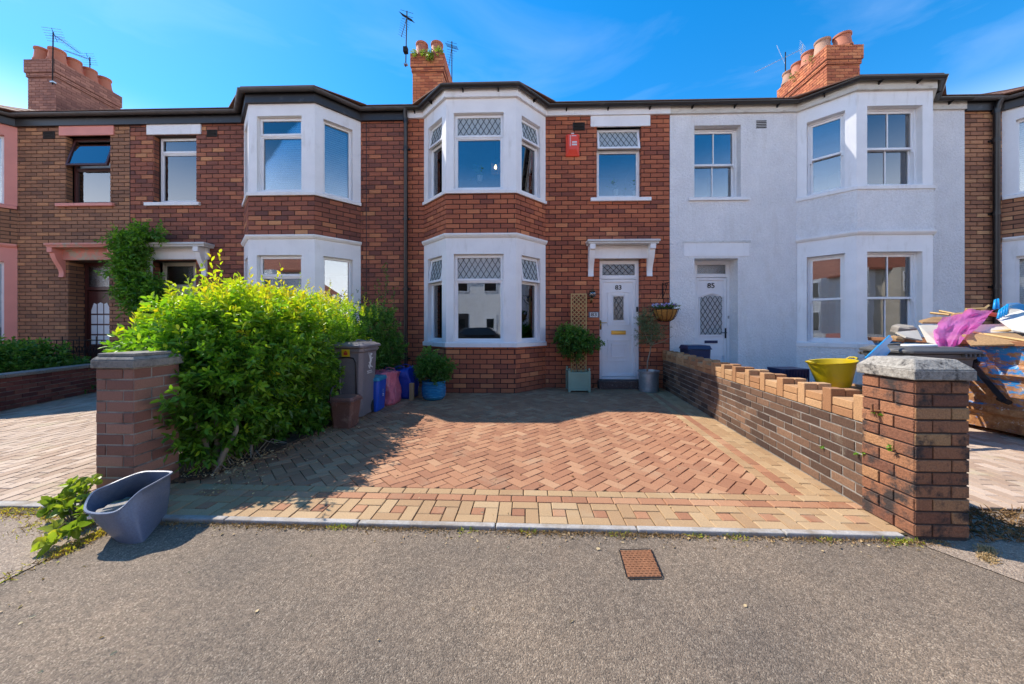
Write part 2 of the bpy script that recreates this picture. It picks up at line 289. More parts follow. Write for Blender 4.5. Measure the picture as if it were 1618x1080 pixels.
# ------------------------------------------------------------------ mesh builder
LOC = {}
def track(o, loc): LOC[o.name] = Vector(loc)
def thing(name, label, cat, loc=(0, 0, 0), group=None):
    o = bpy.data.objects.new(name, None); COL.objects.link(o); o.location = loc; o.empty_display_size = .2
    o['label'] = label; o['category'] = cat
    if group: o['group'] = group
    LOC[o.name] = Vector(loc); return o
def tag(o, label=None, cat=None, group=None, kind=None):
    for k, v in (('label', label), ('category', cat), ('group', group), ('kind', kind)):
        if v: o[k] = v
    return o
class MB:
    def __init__(s, T=None): s.v = []; s.f = []; s.t = []; s.T = T; s.tone = .5
    def add(s, vs, fs, tone=None):
        b = len(s.v)
        if s.T is not None: vs = [s.T @ Vector(p) for p in vs]
        s.v += [tuple(p) for p in vs]; s.f += [tuple(i+b for i in f) for f in fs]; s.t += [s.tone if tone is None else tone]*len(fs); return s
    def box(s, x0, x1, y0, y1, z0, z1, tone=None):
        vs = [(x0, y0, z0), (x1, y0, z0), (x1, y1, z0), (x0, y1, z0), (x0, y0, z1), (x1, y0, z1), (x1, y1, z1), (x0, y1, z1)]
        return s.add(vs, [(0, 3, 2, 1), (4, 5, 6, 7), (0, 1, 5, 4), (1, 2, 6, 5), (2, 3, 7, 6), (3, 0, 4, 7)], tone)
    def quad(s, a, b, c, d, tone=None): return s.add([a, b, c, d], [(0, 1, 2, 3)], tone)
    def prism(s, poly, z0, z1, tone=None, top=None, inset=0):
        """poly CCW seen from above; optional chamfer of the top edge"""
        n = len(poly); vs = [(p[0], p[1], z0) for p in poly]
        if inset:
            cx = sum(p[0] for p in poly)/n; cy = sum(p[1] for p in poly)/n
            vs += [(p[0], p[1], z1-inset) for p in poly]
            q = []
            for p in poly:
                dx, dy = cx-p[0], cy-p[1]; l = math.hypot(dx, dy) or 1; k = min(inset*1.5/l, .4); q.append((p[0]+dx*k, p[1]+dy*k, z1))
            vs += q
        else: vs += [(p[0], p[1], z1) for p in (top or poly)]
        fs = []
        for r in range(2 if inset else 1):
            fs += [(r*n+i, r*n+(i+1) % n, (r+1)*n+(i+1) % n, (r+1)*n+i) for i in range(n)]
        k = 2*n if inset else n
        fs.append(tuple(range(k, k+n))); fs.append(tuple(range(n-1, -1, -1))); return s.add(vs, fs, tone)
    def tube(s, pts, r, n=8, cap=True, tone=None):
        pts = [Vector(p) for p in pts]; rs = r if isinstance(r, (list, tuple)) else [r]*len(pts); vs = []; fs = []
        up = None
        for i, p in enumerate(pts):
            d = (pts[min(i+1, len(pts)-1)]-pts[max(i-1, 0)]).normalized()
            if up is None: up = Vector((0, 0, 1)) if abs(d.z) < .9 else Vector((1, 0, 0))
            a = d.cross(up).normalized(); b = a.cross(d).normalized(); up = b
            for k in range(n):
                t = 2*PI*k/n; vs.append(p+(a*math.cos(t)+b*math.sin(t))*rs[i])
        for i in range(len(pts)-1):
            for k in range(n): fs.append((i*n+k, i*n+(k+1) % n, (i+1)*n+(k+1) % n, (i+1)*n+k))
        if cap: fs.append(tuple(range(n-1, -1, -1))); fs.append(tuple(range((len(pts)-1)*n, len(pts)*n)))
        return s.add(vs, fs, tone)
    def lathe(s, c, prof, n=24, sx=1, sy=1, tone=None):
        vs = []; fs = []
        for r, z in prof:
            for k in range(n): t = 2*PI*k/n; vs.append((c[0]+r*sx*math.cos(t), c[1]+r*sy*math.sin(t), c[2]+z))
        for i in range(len(prof)-1):
            for k in range(n): fs.append((i*n+k, i*n+(k+1) % n, (i+1)*n+(k+1) % n, (i+1)*n+k))
        return s.add(vs, fs, tone)
    def sweep(s, path, prof, closed_prof=True, tone=None):
        """profile (out, z) swept along a level polyline with mitres; outward is right of travel"""
        n = len(path); m = len(prof); P = [Vector(p[:2]) for p in path]; vs = []; fs = []
        for i in range(n):
            ns = []
            if i > 0: d = (P[i]-P[i-1]).normalized(); ns.append(Vector((d.y, -d.x)))
            if i < n-1: d = (P[i+1]-P[i]).normalized(); ns.append(Vector((d.y, -d.x)))
            nn = sum(ns, Vector((0, 0))).normalized(); k = 1/max(.3, nn.dot(ns[0]))
            for o, z in prof: q = P[i]+nn*o*k; vs.append((q.x, q.y, z))
        e = m if closed_prof else m-1
        for i in range(n-1):
            for j in range(e): fs.append((i*m+j, i*m+(j+1) % m, (i+1)*m+(j+1) % m, (i+1)*m+j))
        if closed_prof: fs.append(tuple(range(m-1, -1, -1))); fs.append(tuple(range((n-1)*m, n*m)))
        return s.add(vs, fs, tone)
    def mesh(s, name, mat, off=Vector((0, 0, 0)), smooth=False):
        me = bpy.data.meshes.new(name)
        me.from_pydata([(p[0]-off[0], p[1]-off[1], p[2]-off[2]) for p in s.v], [], s.f); me.materials.append(MAT[mat])
        a = me.attributes.new('tone', 'FLOAT', 'FACE'); a.data.foreach_set('value', s.t)
        if smooth: me.shade_smooth()
        return me
    def build(s, name, mat, parent=None, smooth=False, bevel=0, kind=None, label=None, angle=None, solid=0):
        off = LOC.get(parent.name, Vector((0, 0, 0))) if parent else Vector((0, 0, 0))
        me = s.mesh(name, mat, off, smooth or angle is not None); o = bpy.data.objects.new(name, me); COL.objects.link(o)
        if angle is not None:
            try: me.set_sharp_from_angle(angle=math.radians(angle))
            except Exception: pass
        if parent: o.parent = parent
        LOC[o.name] = off
        if solid: md = o.modifiers.new('s', 'SOLIDIFY'); md.thickness = solid; md.offset = 0
        if bevel: md = o.modifiers.new('b', 'BEVEL'); md.width = bevel; md.segments = 2; md.limit_method = 'ANGLE'
        if kind: o['kind'] = kind
        if label: o['label'] = label
        return o
def solo(mb, name, mat, label, cat, loc, group=None, **k):
    """one-mesh thing whose origin sits at its base"""
    me_off = Vector(loc); tmp = thing('tmp', '', '', loc); o = mb.build(name, mat, tmp, **k); o.parent = None; o.location = loc
    bpy.data.objects.remove(tmp); LOC[o.name] = me_off; return tag(o, label, cat, group)
def frame(p, ang): return Matrix.Translation((p[0], p[1], p[2] if len(p) > 2 else 0)) @ Matrix.Rotation(ang, 4, 'Z')
def text_mesh(txt, name, mat, size, T, parent, depth=.004, sx=1):
    c = bpy.data.curves.new('t', 'FONT'); c.body = txt; c.size = size; c.extrude = depth/2; c.align_x = 'CENTER'; c.align_y = 'CENTER'
    c.offset = size*.012
    o = bpy.data.objects.new('t', c); COL.objects.link(o); dg = bpy.context.evaluated_depsgraph_get(); dg.update()
    me = bpy.data.meshes.new_from_object(o.evaluated_get(dg)); bpy.data.objects.remove(o); bpy.data.curves.remove(c)
    off = LOC.get(parent.name, Vector((0, 0, 0)))
    M = Matrix.Translation(-off) @ T @ Matrix.Rotation(PI/2, 4, 'X') @ Matrix.Diagonal((sx, 1, 1, 1)); me.transform(M)
    me.materials.clear(); me.materials.append(MAT[mat]); ob = bpy.data.objects.new(name, me); COL.objects.link(ob); ob.parent = parent; LOC[ob.name] = off; return ob

# ------------------------------------------------------------------ bricks
BM = {}
def chamfer_box(l, h, t, c=.003):
    x, z = l/2, h/2
    vs = [(-x, t, -z), (x, t, -z), (x, t, z), (-x, t, z), (-x, c, -z), (x, c, -z), (x, c, z), (-x, c, z),
          (-x+c, 0, -z+c), (x-c, 0, -z+c), (x-c, 0, z-c), (-x+c, 0, z-c)]
    fs = [(8, 9, 10, 11)]
    for i in range(4):
        j = (i+1) % 4; fs.append((i, j, 4+j, 4+i)); fs.append((4+i, 4+j, 8+j, 8+i))
    return vs, fs
class Bricks:
    """a run of bricks; the 300 that show largest become single objects, the others one joined part"""
    def __init__(s, mat, pitch=.095, length=.268, joint=.016, depth=.05, jit=.003): s.mat = mat; s.p = pitch; s.l = length; s.j = joint; s.d = depth; s.c = []; s.jit = jit
    def wall(s, p0, p1, z0, z1, openings=(), phase=0, tone=lambda: random.random(), zbase=0, proud=0):
        p0 = Vector(p0[:2]); p1 = Vector(p1[:2]); d = p1-p0; Ln = d.length; d = d/Ln; ang = math.atan2(d.y, d.x); out = Vector((d.y, -d.x))
        r0 = int(math.floor((z0-zbase)/s.p)); r = r0
        while zbase+r*s.p < z1-.012:
            za = max(z0, zbase+r*s.p); zb = min(z1, zbase+(r+1)*s.p)
            if zb-za < .02: r += 1; continue
            x = -s.l*(.5 if r % 2 else 0)-phase
            while x < Ln:
                a = max(0, x); b = min(Ln, x+s.l); x += s.l
                if b-a < .025: continue
                rects = [(a, b, za, zb)]
                for (oa, ob, oz0, oz1) in openings:
                    nr = []
                    for (ra, rb, rz, rt) in rects:
                        if rb <= oa or ra >= ob or rt <= oz0+.01 or rz >= oz1-.01: nr.append((ra, rb, rz, rt)); continue
                        if ra < oa-.02: nr.append((ra, oa, rz, rt))
                        if rb > ob+.02: nr.append((ob, rb, rz, rt))
                        m0, m1 = max(ra, oa), min(rb, ob)
                        if rt > oz1+.03: nr.append((m0, m1, oz1, rt))
                        if rz < oz0-.03: nr.append((m0, m1, rz, oz0))
                    rects = nr
                tn = min(1, max(0, tone()))
                for (ra, rb, rz, rt) in rects:
                    ia = 0 if ra == 0 else s.j/2; ib = 0 if rb == Ln else s.j/2; l = rb-ra-ia-ib; h = rt-rz-s.j
                    if l < .02 or h < .015: continue
                    c = p0+d*((ra+ia+rb-ib)/2)+out*(proud+random.uniform(0, s.jit))
                    s.c.append((c.x, c.y, (rz+rt)/2, ang, round(l/.004)*.004, round(h/.004)*.004, tn))
            r += 1
    def add(s, c, ang, l, h, tone): s.c.append((c[0], c[1], c[2], ang, l, h, tone))
    def finish(s, parent, limit=300, name='brick', minpx=25, stuff='bricks'):
        def score(b):
            x, y, z, a, l, h, t = b; dx, dy = math.cos(a)*l/2, math.sin(a)*l/2
            return -area_px([(x-dx, y-dy, z-h/2), (x+dx, y+dy, z-h/2), (x+dx, y+dy, z+h/2), (x-dx, y-dy, z+h/2)])
        sc = [(score(b), i) for i, b in enumerate(s.c)]; sc.sort(reverse=True)
        own = set(i for a, i in sc[:limit] if a > minpx)
        off = LOC[parent.name]; mb = MB()
        for i, (x, y, z, a, l, h, t) in enumerate(s.c):
            if i in own:
                tb = round(t*11)/11; k = (s.mat, round(l, 3), round(h, 3), s.d, tb)
                if k not in BM:
                    q = MB(); q.tone = tb; q.add(*chamfer_box(l, h, s.d)); BM[k] = q.mesh('brick', s.mat)
                o = bpy.data.objects.new(name, BM[k]); o.location = (x-off.x, y-off.y, z-off.z); o.rotation_euler = (0, 0, a); o.parent = parent; COL.objects.link(o)
            else:
                vs, fs = chamfer_box(l, h, s.d); ca, sa = math.cos(a), math.sin(a)
                mb.add([(x+p[0]*ca-p[1]*sa, y+p[0]*sa+p[1]*ca, z+p[2]) for p in vs], fs, t)
        if mb.v: mb.build(stuff, s.mat, parent, kind='stuff')
def panel(mb, p0, p1, z0, z1, openings=(), reveal=.12, setback=0.0):
    """flat wall sheet with rectangular openings and their reveals"""
    p0 = Vector(p0[:2]); p1 = Vector(p1[:2]); d = (p1-p0); Ln = d.length; d /= Ln; inn = Vector((-d.y, d.x))
    def P(s, z, o=0): q = p0+d*s+inn*(o+setback); return (q.x, q.y, z)
    xs = sorted(set([0, Ln]+[o[0] for o in openings]+[o[1] for o in openings])); zs = sorted(set([z0, z1]+[o[2] for o in openings]+[o[3] for o in openings]))
    xs = [x for x in xs if 0 <= x <= Ln]; zs = [z for z in zs if z0 <= z <= z1]
    for i in range(len(xs)-1):
        for j in range(len(zs)-1):
            cx, cz = (xs[i]+xs[i+1])/2, (zs[j]+zs[j+1])/2
            if any(o[0] < cx < o[1] and o[2] < cz < o[3] for o in openings): continue
            mb.quad(P(xs[i], zs[j]), P(xs[i+1], zs[j]), P(xs[i+1], zs[j+1]), P(xs[i], zs[j+1]))
    for o in openings:
        a, b, c, e = o[:4]; r = o[4] if len(o) > 4 else reveal; r -= setback
        mb.quad(P(a, c), P(a, e), P(a, e, r), P(a, c, r)); mb.quad(P(b, e), P(b, c), P(b, c, r), P(b, e, r))
        mb.quad(P(a, e), P(b, e), P(b, e, r), P(a, e, r)); mb.quad(P(b, c), P(a, c), P(a, c, r), P(b, c, r))

# ------------------------------------------------------------------ leaves
def leaf_part(name, mat, P, D, Ln, W, T, parent=None, kind=None, fold=.18, droop=.12):
    P = np.asarray(P, float); D = np.asarray(D, float); n = len(P)
    D /= np.linalg.norm(D, axis=1)[:, None]+1e-9
    R = rng.normal(size=(n, 3)); Sd = np.cross(D, R); Sd /= np.linalg.norm(Sd, axis=1)[:, None]+1e-9
    Nn = np.cross(Sd, D); fl = np.where(Nn[:, 2] < 0, -1, 1)[:, None]; Sd = Sd*fl; Nn = Nn*fl
    Ln = np.asarray(Ln)[:, None]; W = np.asarray(W)[:, None]; up = np.array([0, 0, 1.])
    b = P; t = P+D*Ln-up*Ln*droop
    l1 = P+D*Ln*.33+Sd*W*.5+Nn*W*fold; r1 = P+D*Ln*.33-Sd*W*.5+Nn*W*fold
    l2 = P+D*Ln*.72+Sd*W*.38+Nn*W*fold-up*Ln*droop*.5; r2 = P+D*Ln*.72-Sd*W*.38+Nn*W*fold-up*Ln*droop*.5
    V = np.stack([b, l1, l2, t, r2, r1], 1).reshape(-1, 3)
    off = LOC[parent.name] if parent else Vector((0, 0, 0)); V = V-np.array(off)
    idx = (np.arange(n)*6)[:, None]; Fc = np.concatenate([idx+np.array([0, 3, 2, 1]), idx+np.array([0, 5, 4, 3])], 1).reshape(-1)
    me = bpy.data.meshes.new(name); me.vertices.add(len(V)); me.vertices.foreach_set('co', V.ravel())
    me.loops.add(len(Fc)); me.loops.foreach_set('vertex_index', Fc.astype(np.int32)); me.polygons.add(n*2)
    me.polygons.foreach_set('loop_start', np.arange(n*2, dtype=np.int32)*4); me.polygons.foreach_set('loop_total', np.full(n*2, 4, np.int32))
    a = me.attributes.new('tone', 'FLOAT', 'FACE'); a.data.foreach_set('value', np.repeat(np.clip(T, 0, 1), 2).astype(np.float32))
    me.materials.append(MAT[mat]); me.update(calc_edges=True); me.validate()
    o = bpy.data.objects.new(name, me); COL.objects.link(o)
    if parent: o.parent = parent; LOC[o.name] = off
    if kind: o['kind'] = kind
    return o
def shoots(C, A, SL, nl, ll, lw, T, spread=.9, Tgrad=.25):
    """leafy shoots: centres C, axes A, lengths SL -> arrays for leaf_part"""
    Ps = []; Ds = []; Ls = []; Ws = []; Ts = []
    for c, a, sl_, t0 in zip(C, A, SL, T):
        a = a/np.linalg.norm(a); r = np.cross(a, [0.3, .5, .81]); r /= np.linalg.norm(r); q = np.cross(a, r)
        k = np.arange(nl); ph = k*2.4+rng.random()*6; tt = (k+.5)/nl
        rad = np.cos(ph)[:, None]*r+np.sin(ph)[:, None]*q
        Ps.append(c+a*(tt*sl_)[:, None]); Ds.append(a*(.35+tt*.7)[:, None]+rad*spread)
        Ls.append(ll*(rng.uniform(.7, 1.15, nl))*(1.1-.3*tt)); Ws.append(lw*rng.uniform(.75, 1.15, nl)); Ts.append(t0+Tgrad*(tt-.5)+rng.normal(0, .07, nl))
    return np.concatenate(Ps), np.concatenate(Ds), np.concatenate(Ls), np.concatenate(Ws), np.concatenate(Ts)
def blob_pts(n, c, r, inner=.75, up=None):
    d = rng.normal(size=(n, 3)); d /= np.linalg.norm(d, axis=1)[:, None]; k = rng.uniform(inner, 1.0, n)
    wob = 1+.14*np.sin(d[:, 0]*5+c[0])*np.cos(d[:, 1]*6+c[1]*3)+.1*np.sin(d[:, 2]*9+c[2])
    p = np.array(c)+d*np.array(r)*(k*wob)[:, None]; return p, d
# ================================================================== GROUND
Y0 = 7.45; YB = 6.8
def K(x): return 2.254-.0144*x
def WX(y): return 2.18+.108*y
g = MB(); g.quad((-400, -400, -.26), (400, -400, -.26), (400, 400, -.26), (-400, 400, -.26)); tag(g.build('ground', 'asphalt_old'), kind='structure')
g = MB(); g.quad((-60, -7.2, -.20), (60, -7.2, -.20), (60, -1.0, -.20), (-60, -1.0, -.20)); tag(g.build('road', 'asphalt_road'), kind='structure')
def pvz(y): return -.022-.075*max(0, 2.24-max(y, .7))
def drape(o):
    off = LOC.get(o.name, Vector((0, 0, 0)))
    for v in o.data.vertices: v.co.z += pvz(v.co.y+off.y)+.022
    return o
def Gp(px, v):
    z = -.03
    for _ in range(6): x, y = G(px, v, z); z = pvz(y)
    return (x, y)
g = MB()
for y0_, y1_ in ((-.88, .7), (.7, 1.2), (1.2, 1.7), (1.7, 2.24), (2.24, 2.9)): g.quad((-60, y0_, pvz(y0_)), (60, y0_, pvz(y0_)), (60, y1_, pvz(y1_)), (-60, y1_, pvz(y1_)))
tag(g.build('pavement', 'asphalt_path'), kind='structure')
g = MB(); g.box(-60, 60, -11.9, -7.2, -.25, -.08); tag(g.build('pavement', 'asphalt_path'), kind='structure')
rk = MB(); rk.box(-60, 60, -1.0, -.885, -.25, -.132); tag(rk.build('kerb', 'kerb_concrete', bevel=.01), kind='structure')
def clip(poly, reg):
    out = list(poly)
    for i in range(len(reg)):
        a = reg[i]; b = reg[(i+1) % len(reg)]; inp = out; out = []
        if not inp: return []
        def sd(p): return (b[0]-a[0])*(p[1]-a[1])-(b[1]-a[1])*(p[0]-a[0])
        for j in range(len(inp)):
            p = inp[j]; q = inp[(j+1) % len(inp)]; sp, sq = sd(p), sd(q)
            if sp >= 0: out.append(p)
            if (sp >= 0) != (sq >= 0): t = sp/(sp-sq); out.append((p[0]+(q[0]-p[0])*t, p[1]+(q[1]-p[1])*t))
    return out
def parea(p): return .5*sum(p[i][0]*p[(i+1) % len(p)][1]-p[(i+1) % len(p)][0]*p[i][1] for i in range(len(p)))
class Pavers:
    def __init__(s): s.c = []
    def block(s, o, ang, l, w, reg, mat, j=.006, tone=None):
        ca, sa = math.cos(ang), math.sin(ang); h = j/2
        q = [(h, h), (l-h, h), (l-h, w-h), (h, w-h)]; q = [(o[0]+x*ca-y*sa, o[1]+x*sa+y*ca) for x, y in q]
        if reg: q = clip(q, reg)
        if len(q) < 3 or parea(q) < .0008: return
        s.c.append((q, mat, random.random() if tone is None else tone, random.uniform(-.0025, .0015)))
    def finish(s, parent, zt, dep=.05, limit=300, name='paver', minpx=35, tilt=.0):
        sc = sorted(((area_px([(x, y, zt) for x, y in c[0]]), i) for i, c in enumerate(s.c)), reverse=True)
        own = set(i for a, i in sc[:limit] if a > minpx); off = LOC[parent.name] if parent.name in LOC else Vector((0, 0, 0)); J = {}
        for i, (q, mat, t, dz) in enumerate(s.c):
            if i in own:
                cx = sum(p[0] for p in q)/len(q); cy = sum(p[1] for p in q)/len(q); m = MB(); m.prism([(x-cx, y-cy) for x, y in q], -dep, dz, t, inset=.004)
                o = bpy.data.objects.new(name, m.mesh(name, mat)); o.location = (cx-off.x, cy-off.y, zt-off.z); o.parent = parent; COL.objects.link(o)
            else: J.setdefault(mat, MB()).prism(q, zt-dep, zt+dz, t, inset=.004)
        for mat, m in J.items(): m.build('pavers', mat, parent, kind='stuff')
# --- the middle driveway
BL = .19; BW = .095
drive = MB(); fr = [(-4.1, K(-4.1)+.045), (WX(2.3)+.02, K(2.4)+.045), (WX(7.5)+.02, 7.46), (-4.1, 7.46)]; drive.prism(fr, -.1, -.011)
drive = drive.build('driveway', 'paver_joint'); tag(drive, kind='structure')
pv = Pavers(); ka = math.atan(-.0144); wv = Vector((.108, 1)).normalized(); wa = math.atan2(wv.y, wv.x); wn = Vector((-wv.y, wv.x))   # wn points left of the wall
kx = Vector((math.cos(ka), math.sin(ka))); kn = Vector((-kx.y, kx.x))
def kp(s, t): return (0+kx.x*s+kn.x*t, K(0)+.05+kx.y*s+kn.y*t)
XL = -3.0
A0 = kp(XL, 0); A1 = (WX(2.3), K(2.4)+.05)
allreg = [(XL, kp(XL, 0)[1]), A1, (WX(7.44), 7.44), (XL, 7.44)]
reg_front = allreg
# front band: repeating motif three blocks deep (stretcher, two headers, stretcher, half blocks), then red row, buff row
s0 = XL-.3; k = 0
while s0 < 3.0:
    # motif 0.38 long: a header standing (0.19 tall) low, stretcher above it, mirrored beside
    for (x, y, l, w_, m_) in ((0, 0, .19, .095, 'paver_buff'), (.19, 0, .095, .19, 'paver_buff'), (0, .095, .095, .19, 'paver_buff'), (.095, .095, .095, .095, 'paver_red'), (.095, .19, .19, .095, 'paver_buff')):
        pv.block(kp(s0+x, y), ka, l, w_, allreg, m_)
    s0 += .285
bandr = [kp(XL-1, .285), kp(4, .285), kp(4, .475), kp(XL-1, .475)]
i = 0; x = XL-.5
while x < 3.2:
    pv.block(kp(x, .285), ka, BL, BW, allreg, 'paver_red'); pv.block(kp(x+.09, .38), ka, BL, BW, allreg, 'paver_buff'); x += BL
# side band along the wall: buff x3, red, buff, clipped above the front band
up = [kp(XL-1, .475), kp(5, .475), (WX(7.44), 7.44), (XL, 7.44)]
def wp(s, t): b = Vector((WX(2.3), 2.3)); q = b+wv*s+wn*t; return (q.x, q.y)
side = clip([(XL, 2), A1, (WX(7.44), 7.44), (XL, 7.44)], up)
s_ = -.4
while s_ < 5.4:
    for r, m_ in ((0, 'paver_buff'), (1, 'paver_buff'), (2, 'paver_buff'), (3, 'paver_red'), (4, 'paver_buff')):
        o = wp(s_+(.095 if r % 2 else 0), (r+1)*BW)
        pv.block((o[0]-0, o[1]-0), wa-0, BL, BW, side and [kp(XL-1, .475), kp(5, .475), (WX(7.44), 7.44), (XL, 7.44)], m_) if False else None
        # block runs along the wall; its local y points to the left of the wall
        pv.block(wp(s_+(.095 if r % 2 else 0), r*BW), wa, BL, BW, [kp(XL-1, .475), kp(5, .475), (WX(7.44)+.0, 7.44), (XL, 7.44)], m_)
    s_ += BL
e0 = wp(-1, .475); e1 = wp(6, .475)
field = clip([(XL, 1.5), (3.2, 1.5), (3.2, 7.44), (XL, 7.44)], [kp(XL-1, .475), kp(5, .475), (5, 7.44), (XL-1, 7.44)])
field = clip(field, [(XL-1, 0), e0, e1, (XL-1, 9)])
def lefty(p): return p
c45 = math.radians(45)+ka; ca, sa = math.cos(c45), math.sin(c45)
for cx in range(-60, 90):
    for cy in range(-60, 90):
        kq = (cx-cy) % 4
        if kq not in (0, 3): continue
        x, y = cx*BW, cy*BW; wx, wy = x*ca-y*sa-.5, x*sa+y*ca+1.0
        if wx < XL-.4 or wx > 3.2 or wy < 2.2 or wy > 7.6: continue
        if kq == 0: pv.block((wx, wy), c45, BL, BW, field, 'paver_red')
        else:
            # vertical block: one cell wide, two tall
            ca2 = (wx, wy); q = [(0, 0), (BW, 0), (BW, BL), (0, BL)]; h = .003
            q = [(h, h), (BW-h, h), (BW-h, BL-h), (h, BL-h)]; q = [(wx+a*ca-b*sa, wy+a*sa+b*ca) for a, b in q]; q = clip(q, field)
            if len(q) > 2 and parea(q) > .0008: pv.c.append((q, 'paver_red', random.random(), random.uniform(-.0025, .0015)))
pv.finish(drive, 0.0)
# concrete edging stones
x = -2.62; ew = .05
for le in (.62, .915, .915, .915, .915, .72):
    x1 = min(x+le, WX(2.2)+.02); m = MB(); m.prism([(x+.004, K(x)), (x1-.004, K(x1)), (x1-.004, K(x1)+ew), (x+.004, K(x)+ew)], -.08, .004+random.uniform(-.003, .003))
    m.build('edging_stone', 'kerb_concrete', drive, bevel=.008); x = x1
# --- neighbours' driveways, running bond
def plain_drive(name_lab, xa, xb, ang, y0=2.3, y1=7.44, mat='paver_pale', L=.20, W=.10, reg=None):
    base = MB(); base.prism(reg, -.1, -.012); base = base.build('driveway', 'paver_joint'); tag(base, kind='structure')
    p = Pavers(); cx, cy = (xa+xb)/2, (y0+y1)/2; R = 6; n = 0; ca, sa = math.cos(ang), math.sin(ang); v = -R
    while v < R:
        u = -R+(L/2 if n % 2 else 0)
        while u < R:
            ox, oy = cx+u*ca-v*sa, cy+u*sa+v*ca
            if xa-.4 < ox < xb+.4 and y0-.4 < oy < y1+.4: p.block((ox, oy), ang, L, W, reg, mat)
            u += L
        v += W; n += 1
    p.finish(base, -.002); return base
ld = plain_drive('', -8.2, -3.3, math.radians(91), reg=[(-8.6, 2.52), (-3.12, 2.5), (-3.5, 7.44), (-8.6, 7.44)])
rd = plain_drive('', 2.9, 9.1, math.radians(87), reg=[(2.72, 2.62), (10.5, 2.35), (10.5, 7.44), (WX(7.4)+.25, 7.44)])
m = MB(); m.prism([(-8.6, 2.44), (-3.22, 2.42), (-3.22, 2.49), (-8.6, 2.51)], -.08, .004); m.build('edging_stone', 'kerb_concrete', ld, bevel=.008)
# older worn surfacing beside both crossovers
def sheet(pts, z, name, mat):
    m = MB(); reg = pts
    for ya_, yb_ in ((0, .7), (.7, 1.2), (1.2, 1.7), (1.7, 2.24), (2.24, 3)):
        q = clip(pts, [(-20, ya_), (20, ya_), (20, yb_), (-20, yb_)])
        if len(q) > 2: m.add([(x, y, z) for x, y in q], [tuple(range(len(q)))])
    return tag(drape(m.build(name, mat)), kind='structure')
sheet([Gp(-60, 1000), Gp(0, 922), Gp(158, 842), (-2.62, 2.2), (-2.62, K(-2.6)+.02), (-3.2, 2.43), (-9, 2.45), (-9, 1.2)], -.017, 'pavement_patch', 'asphalt_old')
sheet([(2.44, 2.16), Gp(1618, 922), (12, 1.15), (12, 2.36), (2.72, 2.55)], -.017, 'pavement_patch', 'asphalt_old')
# soil bed under the hedge
sb = MB(); n = 26; top = []
ring = [(-3.45, 2.9), (-2.95, 2.78), (-2.72, 2.9), (-2.55, 3.6), (-2.5, 4.6), (-2.75, 5.6), (-2.8, 7.4), (-3.7, 7.4)]
sb.prism(ring, -.05, .03, top=[(x*.985-.03, y) for x, y in ring]); tag(sb.build('flower_bed', 'soil'), kind='structure')

# ================================================================== WINDOWS AND DOORS
def lattice(mb, x0, x1, z0, z1, y, dw, dh, wd=.009):
    k = dh/dw; c = z0-k*x1-dh
    for sg in (1, -1):
        c = min(z0-sg*k*x0, z0-sg*k*x1)-dh; cend = max(z1-sg*k*x0, z1-sg*k*x1)+dh; off = math.ceil((c-(z0-sg*k*x0))/dh)*dh+(z0-sg*k*x0)
        while off < cend:
            pts = []
            for xx in (x0, x1):
                zz = sg*k*xx+off
                if z0 <= zz <= z1: pts.append((xx, zz))
            for zz in (z0, z1):
                xx = (zz-off)/(sg*k)
                if x0 < xx < x1: pts.append((xx, zz))
            if len(pts) >= 2:
                a, b = Vector(pts[0]), Vector(pts[-1]) if len(pts) == 2 else Vector(pts[1]); d = b-a
                if d.length > .01:
                    d.normalize(); nn = Vector((-d.y, d.x))*wd/2
                    q = [a-nn, b-nn, b+nn, a+nn]
                    mb.add([(p.x, y, p.y) for p in q]+[(p.x, y+.006, p.y) for p in q], [(0, 1, 2, 3), (0, 4, 5, 1), (2, 6, 7, 3)])
            off += dh
def bars(mb, x0, x1, z0, z1, y0, y1, fw):
    mb.box(x0, x0+fw, y0, y1, z0, z1); mb.box(x1-fw, x1, y0, y1, z0, z1); mb.box(x0+fw, x1-fw, y0, y1, z1-fw, z1); mb.box(x0+fw, x1-fw, y0, y1, z0, z0+fw)
def pane(T, x0, x1, z0, z1, y, parent, mat='glass'):
    m = MB(T); m.box(x0, x1, y, y+.004, z0, z1); return m.build('pane', mat, parent)
def blind(T, x0, x1, z0, z1, y, parent, mat='blind_white'):
    m = MB(T); z = z0+.02
    while z < z1: m.add([(x0, y, z), (x1, y, z), (x1, y+.03, z+.022), (x0, y+.03, z+.022), (x0, y, z+.038), (x1, y, z+.038)], [(0, 1, 2, 3), (0, 1, 5, 4)]); z += .045
    return m.build('blind', mat, parent)
def curtain(T, x0, x1, z0, z1, y, parent, mat='curtain_white', amp=.03, n=9):
    m = MB(T); k = max(6, int((x1-x0)/.02)); P = [(x0+(x1-x0)*i/k, y+amp*math.sin(i/k*n*2*PI)) for i in range(k+1)]
    for i in range(k): m.quad((P[i][0], P[i][1], z0), (P[i+1][0], P[i+1][1], z0), (P[i+1][0], P[i+1][1], z1), (P[i][0], P[i][1], z1))
    return m.build('curtain', mat, parent, smooth=True)
